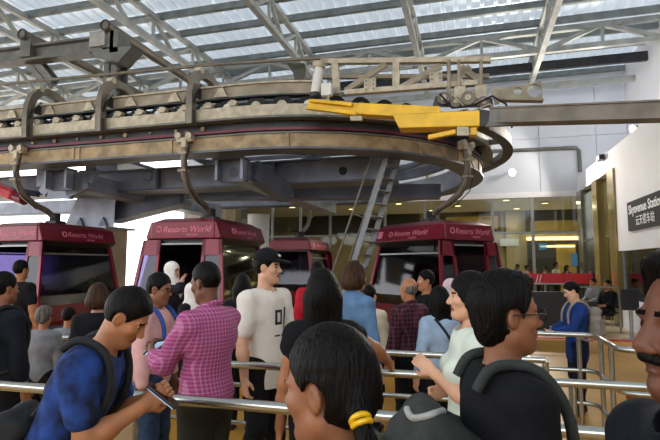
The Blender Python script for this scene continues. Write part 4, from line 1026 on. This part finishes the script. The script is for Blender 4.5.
    if hair in ('short', 'crop', 'messy', 'shag'):
        e = {'short': .012, 'crop': .006, 'messy': .02, 'shag': .017}[hair]; E((-.018, 0, .045), (.1+e, .078+e, .103+e))
        if hair == 'messy': E((.035, 0, .10), (.07, .07, .045)); E((-.06, 0, .0), (.068, .085, .09))
        if hair == 'shag': E((-.055, 0, -.01), (.064, .08, .105)); E((.03, 0, .115), (.06, .065, .035))
        fr = {'short': (.076, .075), 'crop': (.065, .085), 'messy': (.1, .055), 'shag': (.066, .088)}[hair]
        g.cut(lambda P: planes(P, fr, (.9, -.43) if hair == 'shag' else (.82, -.57), -.07 if hair == 'shag' else -.035)); amp = .003 if hair not in ('messy', 'shag') else .007
    elif hair == 'bald':
        E((-.024, 0, .02), (.1, .0825, .095)); g.cut(lambda P: np.maximum(planes(P, (.03, .03)), ((P-hc)@Rh/hs)[..., 2]-.045-.25*np.maximum(-.05-((P-hc)@Rh/hs)[..., 0], 0))); amp = .001
    elif hair in ('long', 'bob', 'mid'):
        E((-.02, 0, .045), (.118, .094, .115)); bot_z = {'long': -.36, 'bob': -.10, 'mid': -.075}[hair]
        E((-.045, 0, -.03), (.105 if hair != 'mid' else .085, .106 if hair != 'mid' else .098, .125), .04)
        if hair == 'bob': E((-.035, 0, -.05), (.11, .115, .085), .04)
        if hair == 'long':
            for yy in (-.055, 0, .055): g.cone(Hd(-.06, yy, -.04), Hd(-.085, yy*1.15, bot_z+abs(yy)), .065*hs, .045*hs, .03)
            for sd in (1, -1): g.cone(Hd(-.01, sd*.085, -.02), Hd(-.03, sd*.095, -.24), .036*hs, .028*hs, .03)
        def fc(P):
            q = (P-hc)@Rh/hs; x, z = q[..., 0], q[..., 2]; a = .86*(x-(.085 if hair != 'mid' else .09))-.5*(z-.055); a = np.where(z < -.02, np.maximum(a, x-(.03 if hair != 'mid' else .008)), a); return np.maximum(a, (bot_z-.1)-z if hair == 'long' else (bot_z-.02*(hair == 'bob'))-z)
        g.cut(fc); amp = .005
    elif hair == 'pony':
        E((-.018, 0, .045), (.113, .09, .115)); E((-.05, 0, .0), (.08, .082, .082)); g.cut(lambda P: planes(P, (.07, .078), (.8, -.6), -.055)); amp = .0035
        g.cone(Hd(-.08, .02, -.01), Hd(-.11, .062, -.04), .045, .018, .02); g.cone(Hd(-.11, .062, -.04), Hd(-.14, .075, -.14), .018, .03, .01); g.cone(Hd(-.14, .075, -.14), Hd(-.145, .03, -.36), .034, .018, .02)
    if hair == 'scarf':
        E((-.02, 0, .045), (.122, .1, .12)); E((.02, 0, -.04), (.085, .085, .11), .04); g.cone(Hd(-.03, 0, -.08), neck0+np.array([0, 0, -.06]), .085, .14, .05); g.cone(neck0+np.array([.02, .0, -.05]), up((.05, 0, 1.28)), .12, .10, .05)
        def fc(P):
            q = (P-hc)@Rh/hs; return np.where((q[..., 0] > .02) & (np.sqrt((q[..., 1]/.060)**2+((q[..., 2]+.012)/.082)**2) < 1), .02, -1)
        g.cut(fc); g.obj('head_scarf', scarf, body)
    elif hair != 'none':
        if vox_w < .012:
            P = np.stack(np.meshgrid(*g.ax, indexing='ij'), -1); g.v = g.v+strands(P, amp).astype(np.float32)
        g.obj('hair', hmat, body)
    HM = Matrix(Rh.tolist()).to_4x4(); HM.translation = Vector(hc)
    if hair == 'pony':
        k = MB(); k.ring(Hd(-.112, .064, -.042), Rh@np.array([.5, -.5, .7]), .018, .006, 20, 8); k.ring(Hd(-.116, .066, -.05), Rh@np.array([.4, -.3, .85]), .018, .006, 20, 8); k.build('hair_tie', yellow, body, world=False, smooth=True)
    if glasses:
        k = MB(); X = lambda x, y, z: Hd(x, y, z)
        for sd in (1, -1):
            pts = [X(.108+.0*math.cos(a), sd*.034+.026*math.cos(a), .007+.019*math.sin(a)) for a in np.linspace(0, 2*PI, 17)[:-1]]; k.tube(pts, .0022, 6, closed=True)
            k.tube([X(.106, sd*.06, .012), X(.08, sd*.079, .013), X(-.01, sd*.086, .012), X(-.03, sd*.085, -.01)], .0022, 6)
        k.tube([X(.108, .008, .01), X(.113, 0, .013), X(.108, -.008, .01)], .002, 6); gl = k.build('glasses', blackm, body, world=False, smooth=True)
        k = MB()
        for sd in (1, -1): k.add([X(.108, sd*.034+.025*math.cos(a), .007+.018*math.sin(a)) for a in np.linspace(0, 2*PI, 17)[:-1]], [tuple(range(16))])
        k.build('lens', glasses, gl, world=False)
    if stache:
        g = Field(Hd(.1, 0, -.04)-.07, Hd(.1, 0, -.04)+.07, .003); [g.cone(Hd(.103, sd*.004, -.040), Hd(.084, sd*.032, -.052), .0115*hs, .006*hs, .006) for sd in (1, -1)]; g.obj('moustache', hmat, body)
    PEOPLE[label] = dict(body=body, S=S, base=base, up=up, Hd=Hd, Rh=Rh, Rt=Rt, J=J, d2=d2, ztop=ztop, hc=hc, HM=HM)
    I = PEOPLE[label]
    def L2W(p): p = np.asarray(p)*S; return Vector((base.x+ca*p[0]-sa*p[1], base.y+sa*p[0]+ca*p[1], p[2]))
    I['L2W'] = L2W
    if S < .82 or S > 1.12: print('SCALE', round(S, 2), label)
    return I

M_black = cloth('black_trousers', '#17171a'); M_shoe = mat('shoe_dark', '#1f2026', .6, 0, .1, 9); M_navy = cloth('navy_trousers', '#151a2c'); M_jean = cloth('blue_jeans', '#33445f', .2, 14); M_khaki = cloth('dark_khaki', '#2c2a24')
c_black = cloth('black_tee', '#121318'); c_dnavy = cloth('dark_navy_shirt', '#11161f'); c_white = cloth('white_tee', '#e3ddd2', .04); c_chamb = cloth('chambray', '#5f7fa3', .1, 12); c_lblue = cloth('light_blue_shirt', '#9db4cd', .08)
c_mint = cloth('mint_white_top', '#d2dccf', .05); c_pinkp = cloth('pale_pink_shirt', '#d9a9a4', .07); c_blue = cloth('cobalt_jacket', '#1d3a78', .12); c_camo = mat('blue_camo_tee', '#26458a', .85, 0, .1, 12, .25, 90, col2='#181d30', spec=.2)
c_mag = stripes('magenta_check', '#9a4172', '#bf84a6', (1, 2), 44, .3); c_plaid = stripes('maroon_plaid', '#2a1a22', '#77404c', (0, 1, 2), 22, .28); c_cream = cloth('cream_cloth', '#d8cbb0', .05); c_redtop = cloth('red_top', '#b3202f'); c_scarf = cloth('white_scarf', '#e6e0da', .04); c_scarf2 = cloth('pink_scarf', '#d3bcbf', .05); c_grey = cloth('grey_top', '#7f8186'); c_brownd = cloth('dark_robe', '#1d1c24')
lens_c = glass('spectacle_lens', '#d8d8d8', 1.3); lens_d = glass('sun_lens', '#4a3a30', 1.5)

# ---- the crowd, from the front of the photo to the back
near_w = person('dark-haired woman in the very front with a yellow hair tie, seen in profile', 328, 326, .98, 150, 'brown', 'pony', top=c_black, sleeve=.5, fem=True, nod=6)
right_m = person('moustached man cut off by the right edge of the photo, facing left', 697, 247, .80, 180, 'dark', 'shag', top=c_dnavy, stache=True)
specs = person('man in a black tee with glasses and a black backpack, facing right', 506, 272, 1.5, 2, 'brown', 'shag', top=c_black, sleeve=.6, fat=1.15, glasses=lens_c)
camo = person('man in a blue patterned tee bending over his hands, in the front left', 127, 291, 2.12, 4, 'tan', 'short', top=c_camo, sleeve=.62, lean=24, nod=28, fat=1.15, rh=(.40, -.04, 1.16), lh=(.42, .06, 1.18), bot=M_navy)
mag = person('man in a magenta checked shirt holding a phone, back half turned', 206, 262, 3.02, 152, 'dark', 'crop', top=c_mag, sleeve=1.75, collar=True, nod=12, fat=1.12, lh=(.36, .10, 1.17), rh=(.36, -.04, 1.17), bot=M_khaki, hem=.90)
mint = person('woman in a pale mint top facing left, just behind the man with glasses', 467, 272, 2.5, 175, 'light', 'long', top=c_mint, sleeve=.5, fem=True, lh=(.2, .02, 1.22), rh=(.12, -.1, 1.1))
longw = person('woman with long straight black hair resting her hand on the second railing', 322, 269, 2.75, 100, 'tan', 'long', top=c_black, sleeve=.25, fem=True, rh=('w', tuple(at_d(391, 364, 3.18))), rpole=(0, -1, -.2), bot=M_black)
pinkm = person('man with glasses in a pale pink shirt, facing right at the left cabin', 160, 273, 3.75, -8, 'brown', 'short', top=c_pinkp, sleeve=1.7, collar=True, glasses=lens_c, nod=10, bot=M_jean)
cap = person('young man in a white printed tee and black cap, facing right', 268, 250, 3.85, -38, 'light', 'short', turn=26, fat=.92, top=c_white, sleeve=.75, hem=.74, nod=0, bot=M_black)
leftm = person('man in a dark shirt at the left edge, seen from behind', 6, 272, 3.7, 62, 'brown', 'short', top=c_dnavy, sleeve=1.6, fat=1.2)
bob = person('person with a brown bob in a chambray shirt, facing away right', 356, 261, 4.25, 38, 'light', 'bob', HBR, top=c_chamb, sleeve=1.7, fem=True, collar=True)
creamw = person('person in a cream top mostly hidden behind the brown bob', 370, 285, 5.2, 60, 'light', 'short', top=c_cream, sleeve=1.7, fem=True)
bald = person('bald man in a maroon plaid shirt, seen from behind', 408, 277, 4.8, 128, 'tan', 'bald', HG, top=c_plaid, sleeve=1.7, collar=True)
lblue = person('woman with black hair in a light blue shirt and a black strap', 438, 286, 4.3, 112, 'light', 'long', top=c_lblue, sleeve=1.8, fem=True)
darkm = person('black-haired man in dark clothes between the bald man and the woman in light blue', 425, 270, 5.6, 185, 'tan', 'short', top=c_black, sleeve=1.5)
hij3 = person('woman in a pale pink headscarf and red top beside the right cabin', 452, 279, 5.9, -35, 'light', 'scarf', top=c_redtop, sleeve=1.8, fem=True, scarf=c_scarf2)
hij1 = person('woman in a white headscarf raising a hand to her mouth at the open cabin door', 173, 262, 7.0, -12, 'light', 'scarf', top=c_brownd, sleeve=1.8, fem=True, scarf=c_scarf, rh=(.19, -.05, 1.50), lh=(.25, .1, 1.1))
hij2 = person('shorter woman in a white headscarf behind the man in the magenta shirt', 191, 283, 6.2, 150, 'light', 'scarf', top=c_brownd, sleeve=1.8, fem=True, scarf=c_scarf)
dk1 = person('dark-haired woman behind the young man in the cap', 243, 274, 5.2, 95, 'tan', 'long', top=c_black, sleeve=1.6, fem=True)
dk2 = person('black-haired person behind the long-haired woman, near the far cabin', 318, 262, 5.6, 80, 'tan', 'short', top=c_redtop, sleeve=1.5)
tee = person('man in a black tee with a white back print beside the left cabin', 22, 260, 6.6, 72, 'tan', 'short', top=c_black, sleeve=.6)
brn = person('brown-haired woman in dark clothes behind the man in the blue tee', 99, 283, 4.3, 100, 'light', 'bob', HBR, top=c_black, sleeve=1.6, fem=True)
gry = person('grey-haired short person left of the man in the blue tee', 45, 306, 4.6, 90, 'tan', 'messy', HG, top=c_grey, sleeve=1.6, fem=True)
kid = person('short black-haired child beside the grey-haired person', 70, 307, 5.0, 80, 'tan', 'short', top=c_grey, sleeve=1.2)
boy = person('boy in a cobalt blue jacket looking at a phone behind the corner railing', 571, 282, 5.72, 172, 'light', 'short', top=c_blue, sleeve=1.75, nod=20, hem=.66, bot=M_navy, lh=(.34, .1, 1.06), rh=(.34, -.05, 1.06))
# far away: waiting people and walkers at the lobby
sit1 = person('seated person in dark clothes on the chair nearer the boy', 593, 284, 14.6, 195, 'tan', 'short', top=c_grey, sleeve=1.5, sit=True, S=.98)
sit2 = person('seated person in black on the chair beside the golden pillar', 607, 282, 13.0, 195, 'tan', 'short', top=c_black, sleeve=1.5, sit=True, S=.98)
for label, px, py, d, fc, hr, tp in (
        ('distant walker in a white top behind the red banner', 556, 262, 20.2, 0, 'short', c_white), ('distant person in grey behind the red banner, left of the white-topped walker', 545, 266, 21, 180, 'short', c_grey),
        ('distant person in black at the right end of the lobby queue', 567, 265, 20.6, -60, 'long', c_black), ('distant person in pink in the lobby, left of the thin mullion', 527, 265, 21.5, 0, 'short', c_pinkp),
        ('distant person in dark blue at the left of the lobby queue', 517, 264, 21.2, 160, 'short', c_blue), ('distant dark-clothed person in the lobby by the yellow panel', 536, 266, 22.5, -90, 'long', c_brownd)):
    person(label, px, py, d, fc, 'tan', hr, top=tp, sleeve=1.6, vox=.022, group=None)

# ---- things worn, held and printed
from mathutils.bvhtree import BVHTree
def shirt_of(I): return [c for c in I['body'].children if c.name.startswith('shirt')][0]
def drape(I, pts, dirv, lift=.004):
    """press points (person-local) on to the shirt along dirv"""
    me = shirt_of(I).data; bv = BVHTree.FromPolygons([v.co for v in me.vertices], [p.vertices[:] for p in me.polygons]); d = Vector(dirv).normalized(); out = []
    for p in pts:
        h = bv.ray_cast(Vector(p)-d*.6, d); out.append((h[0]-d*lift) if h[0] is not None else Vector(p))
    return out
def ribbon(I, name, pts, w, th, mt, dirv=None):
    P_ = drape(I, pts, dirv, th*.5) if dirv is not None else [Vector(p) for p in pts]
    mb = MB()
    for a, b in zip(P_, P_[1:]): mb.tube([a, b], w, 8) if th is None else mb.beam(a, b, w, th, up=tuple(-Vector(dirv)) if dirv is not None else (0, 0, 1))
    return mb.build(name, mt, I['body'], world=False)
def print_text(I, body, size, mt, x_face, y0, z0, back=False, name='print'):
    sgn = -1 if back else 1
    M = Matrix(((0, 0, sgn, x_face), (sgn, 0, 0, y0), (0, 1, 0, z0), (0, 0, 0, 1)))
    o = text_part(name, body, size, mt, I['body'], M, .0, offset=.004)
    bm = bmesh.new(); bm.from_mesh(o.data); bmesh.ops.subdivide_edges(bm, edges=[e for e in bm.edges if e.calc_length() > .02], cuts=2, use_grid_fill=False); bm.to_mesh(o.data); bm.free()
    co = drape(I, [v.co for v in o.data.vertices], (-sgn, 0, 0), .004)
    for v, c in zip(o.data.vertices, co): v.co = c
    return o
def print_patch(I, name, mt, fn, n, back):
    sgn = -1 if back else 1; me = bpy.data.meshes.new(name); grid = [fn(i/n, j/n) for i in range(n+1) for j in range(n+1)]
    co = drape(I, [(sgn*.2, y, z) for y, z in grid], (-sgn, 0, 0), .004); f = [(i*(n+1)+j, i*(n+1)+j+1, (i+1)*(n+1)+j+1, (i+1)*(n+1)+j) for i in range(n) for j in range(n)]
    me.from_pydata(co, [], f); me.materials.append(mt); o = bpy.data.objects.new(name, me); C.objects.link(o); o.parent = I['body']; return o
ink = mat('black_ink', '#15151a', .7, 0, .1, 9); inkw = mat('white_ink', '#cfcbbd', .7, 0, .05, 9)
# cap of the young man
def cap_on(I):
    Hd, Rh = I['Hd'], I['Rh']; hs = .93; hc = I['hc']
    g = Field(hc-np.array([.2, .2, .1]), hc+np.array([.32, .2, .25]), .0075)
    g.ell(Hd(-.012, 0, .052), np.array((.122, .098, .118))*hs, Rh, .01)
    g.cut(lambda P: -(((P-hc)@Rh/hs)[..., 2]-.058+.10*(((P-hc)@Rh/hs)[..., 0]-.0)))
    c = g.obj('cap', c_black, I['body'])
    g = Field(hc-np.array([.2, .2, .1]), hc+np.array([.32, .2, .25]), .006)
    g.ell(Hd(.105, 0, .062), np.array((.095, .088, .014))*hs, Rh@Ry(.16), .01); g.cut(lambda P: -(((P-hc)@Rh/hs)[..., 0]-.055)); b = g.obj('brim', c_black, None); b.parent = c
    k = MB(); k.cyl(Hd(-.01, 0, .166), Hd(-.01, 0, .174), .012, 12); k.build('button', c_black, None).parent = c
    k = MB(); k.box(Hd(.100, 0, .105), (.006, .045, .018), Matrix(Rh.tolist()) @ Matrix.Rotation(-.5, 3, 'Y')); k.build('emblem', inkw, None).parent = c
    k = MB(); k.box(Hd(-.105, -.055, .075), (.012, .012, .008), Matrix(Rh.tolist())); k.build('buckle', mat('lime_mark', '#9fb04a', .6), None).parent = c
cap_on(cap)
print_text(cap, '미', .17, ink, .2, -.03, 1.17); print_text(cap, 'ㅡ ㅡ', .06, ink, .2, -.02, 1.09)
print_patch(tee, 'print', inkw, lambda u, v: (.09-.18*u, 1.30+.022*v-.02*u), 8, True)
print_patch(tee, 'print', inkw, lambda u, v: (.02+.055*(2*u-1)*math.sqrt(max(0, 1-(2*v-1)**2/2)), 1.14+.055*(2*v-1)*math.sqrt(max(0, 1-(2*u-1)**2/2))), 10, True)
# phones in hands
phone_m = mat('phone_black', '#0d0e12', .2, 0, .05, 9); glow = mat('phone_screen', '#8fa4c0', emit=.6)
def phone(I, label, lz=.02, fx=.06):
    a = (np.array(I['J']['l'][2])+np.array(I['J']['r'][2]))/2+np.array([fx, 0, lz]); p = I['L2W'](a)
    t = thing('phone', label, 'phone', tuple(p), 'phones in hands', I['d2'])
    R_ = Matrix.Rotation(-.9, 3, 'Y')
    MB().box((0, 0, 0), (.012, .075, .15), R_).build('case', phone_m, t, world=False, bevel=.004); MB().box(R_ @ Vector((-.0075, 0, 0)), (.003, .066, .135), R_).build('screen', glow, t, world=False)
phone(mag, 'dark phone in the hands of the man in the magenta checked shirt'); phone(boy, 'dark phone in the hands of the boy in the cobalt jacket'); phone(camo, 'dark phone in the hands of the bending man in the blue tee')
def smooth_path(p, n=6):
    o = []
    for i in range(len(p)-1):
        a, b, c, d = p[max(i-1, 0)], p[i], p[i+1], p[min(i+2, len(p)-1)]
        for k in range(n):
            t = k/n; o.append(.5*((2*b)+(c-a)*t+(2*a-5*b+4*c-d)*t*t+(3*b-a-3*c+d)*t**3))
    return o+[p[-1]]
# backpacks: soft body, pocket, two straps that follow the shirt, top handle
def backpack(I, label, mt, w=.30, h=.44, dep=.17, zc=1.18, drop=0, pocket=None, hand=None, x=None, yofs=0, vx=.010, strap=None, tilt=0):
    up, Rt, S = I['up'], I['Rt'], I['S']; c0 = Vector(up((-.135-dep/2 if x is None else x, yofs, zc-drop)))
    t = thing('backpack', label, 'backpack', tuple(I['L2W'](c0)), 'backpacks on backs', I['d2']); t.scale = (S, S, S)
    M = Rt@Ry(tilt); g = Field(-np.array([.35, .35, .4]), np.array([.35, .35, .4]), vx)
    g.rbox((0, 0, 0), (dep/2, w/2, h/2), .06, M, .03); g.rbox(M@np.array([-dep*.45, 0, -h*.16]), (dep*.3, w*.4, h*.26), .04, M, .02); g.v = g.v+(folds(np.stack(np.meshgrid(*g.ax, indexing='ij'), -1)*1.3)*.9).astype(np.float32)
    g.obj('bag_body', mt, t)
    MB().tube([M@np.array([-dep*.1+.5*dep*math.sin(a)*.2, w*.48*math.cos(a), h*.5*math.sin(a)*.9]) for a in np.linspace(.1, PI-.1, 14)], .006, 6).build('zip', blackm, t, world=False)
    for sd in (1, -1):
        pts = [up((-.13, sd*.10, 1.40)), up((-.09, sd*.105, 1.46)), up((-.02, sd*.11, 1.475)), up((.05, sd*.115, 1.455)), up((.105, sd*.12, 1.39)), up((.135, sd*.125, 1.30)), up((.13, sd*.135, 1.18)), up((.07, sd*.165, 1.06)), up((-.04, sd*.185, .99)), up((-.15, sd*.13, .98))]
        pts = [Vector(p)-c0 for p in pts]; mb = MB(); mb.tube(smooth_path(pts), .017, 10)
        mb.build('strap', strap or mt, t, world=False, smooth=True)
    hp = hand or (h/2, .05, .05, rubber, .009)
    a = [M@np.array([.0+dep*.2, y, hp[0]+hp[2]*math.sin((y/hp[1]+1)*PI/2)]) for y in np.linspace(-hp[1], hp[1], 9)]
    MB().tube(a, hp[4], 8).build('handle', hp[3], t, world=False, smooth=True)
    return t
bag_k = mat('bag_black', '#15171a', .8, 0, .15, 20, .3, 120); bag_g = mat('bag_grey_green', '#2a302d', .8, 0, .15, 20, .3, 120)
backpack(camo, 'black backpack on the bending man in the blue tee', bag_k, w=.30, h=.42, dep=.16, zc=.88, x=-.20, tilt=.15)
bt = backpack(specs, 'big black backpack with a pale grey handle on the man with glasses', bag_g, w=.36, h=.46, dep=.26, zc=1.10, x=-.29, tilt=.6, strap=bag_g)
# its curved side handle lies on the flank of the bag
bb_ = [c for c in bt.children if c.name.startswith('bag_body')][0].data; bv_ = BVHTree.FromPolygons([v.co for v in bb_.vertices], [p.vertices[:] for p in bb_.polygons])
iv = (Matrix.Translation(bt.location) @ Matrix.Rotation(specs['d2'], 4, 'Z') @ Matrix.Scale(specs['S'], 4)).inverted(); o_ = iv @ CAM; hp_ = []
for px, py in ((407, 409), (409, 414), (414, 418), (424, 417), (434, 414), (443, 411)):
    d_ = (iv.to_3x3() @ ray(px, py)).normalized(); h_ = bv_.ray_cast(o_, d_)
    if h_[0] is not None: hp_.append(h_[0]-d_*.012)
if len(hp_) > 2: MB().tube(smooth_path(hp_), .011, 10).build('side_handle', mat('grey_handle', '#b4b5b0', .5), bt, world=False, smooth=True)
backpack(pinkm, 'cobalt blue backpack on the man in the pale pink shirt', mat('bag_cobalt', '#1f449a', .7, 0, .12, 20, .3, 120), zc=1.14)
backpack(boy, 'grey and beige backpack on the boy in the cobalt jacket', mat('bag_beige', '#8d857c', .8, 0, .12, 12, .3, 120), w=.28, h=.4, dep=.16, zc=1.2)
backpack(leftm, 'dark backpack on the man at the left edge', bag_k, w=.3, h=.42, zc=1.16)
# shoulder bag of the woman in light blue
I = lblue; c0 = Vector(I['up']((-.02, -.26, .86))); t = thing('shoulder_bag', 'black shoulder bag on the woman in the light blue shirt', 'bag', tuple(I['L2W'](c0)), None, I['d2']); t.scale = (I['S'],)*3
g = Field(-np.array([.2, .15, .2]), np.array([.2, .15, .2]), .01); g.rbox((0, 0, 0), (.15, .05, .11), .04, np.eye(3)); g.obj('bag_body', bag_k, t)
P_ = [p-c0 for p in drape(I, [(-.2, .11-.36*i/12, 1.43-.5*i/12) for i in range(13)], (1, 0, 0), .006)]; MB().tube(P_, .013, 8).build('strap', bag_k, t, world=False, smooth=True)
# ================================================================== LIGHT
w = bpy.data.worlds.new('world'); bpy.context.scene.world = w; w.use_nodes = True
bg = w.node_tree.nodes['Background']; bg.inputs[0].default_value = (.93, .96, 1, 1); bg.inputs[1].default_value = 2.2
sc = bpy.context.scene
sc.view_settings.view_transform = 'Standard'; sc.view_settings.look = 'None'; sc.view_settings.gamma = 1; sc.view_settings.exposure = 1.0
sc.cycles.max_bounces = 8; sc.cycles.transparent_max_bounces = 12
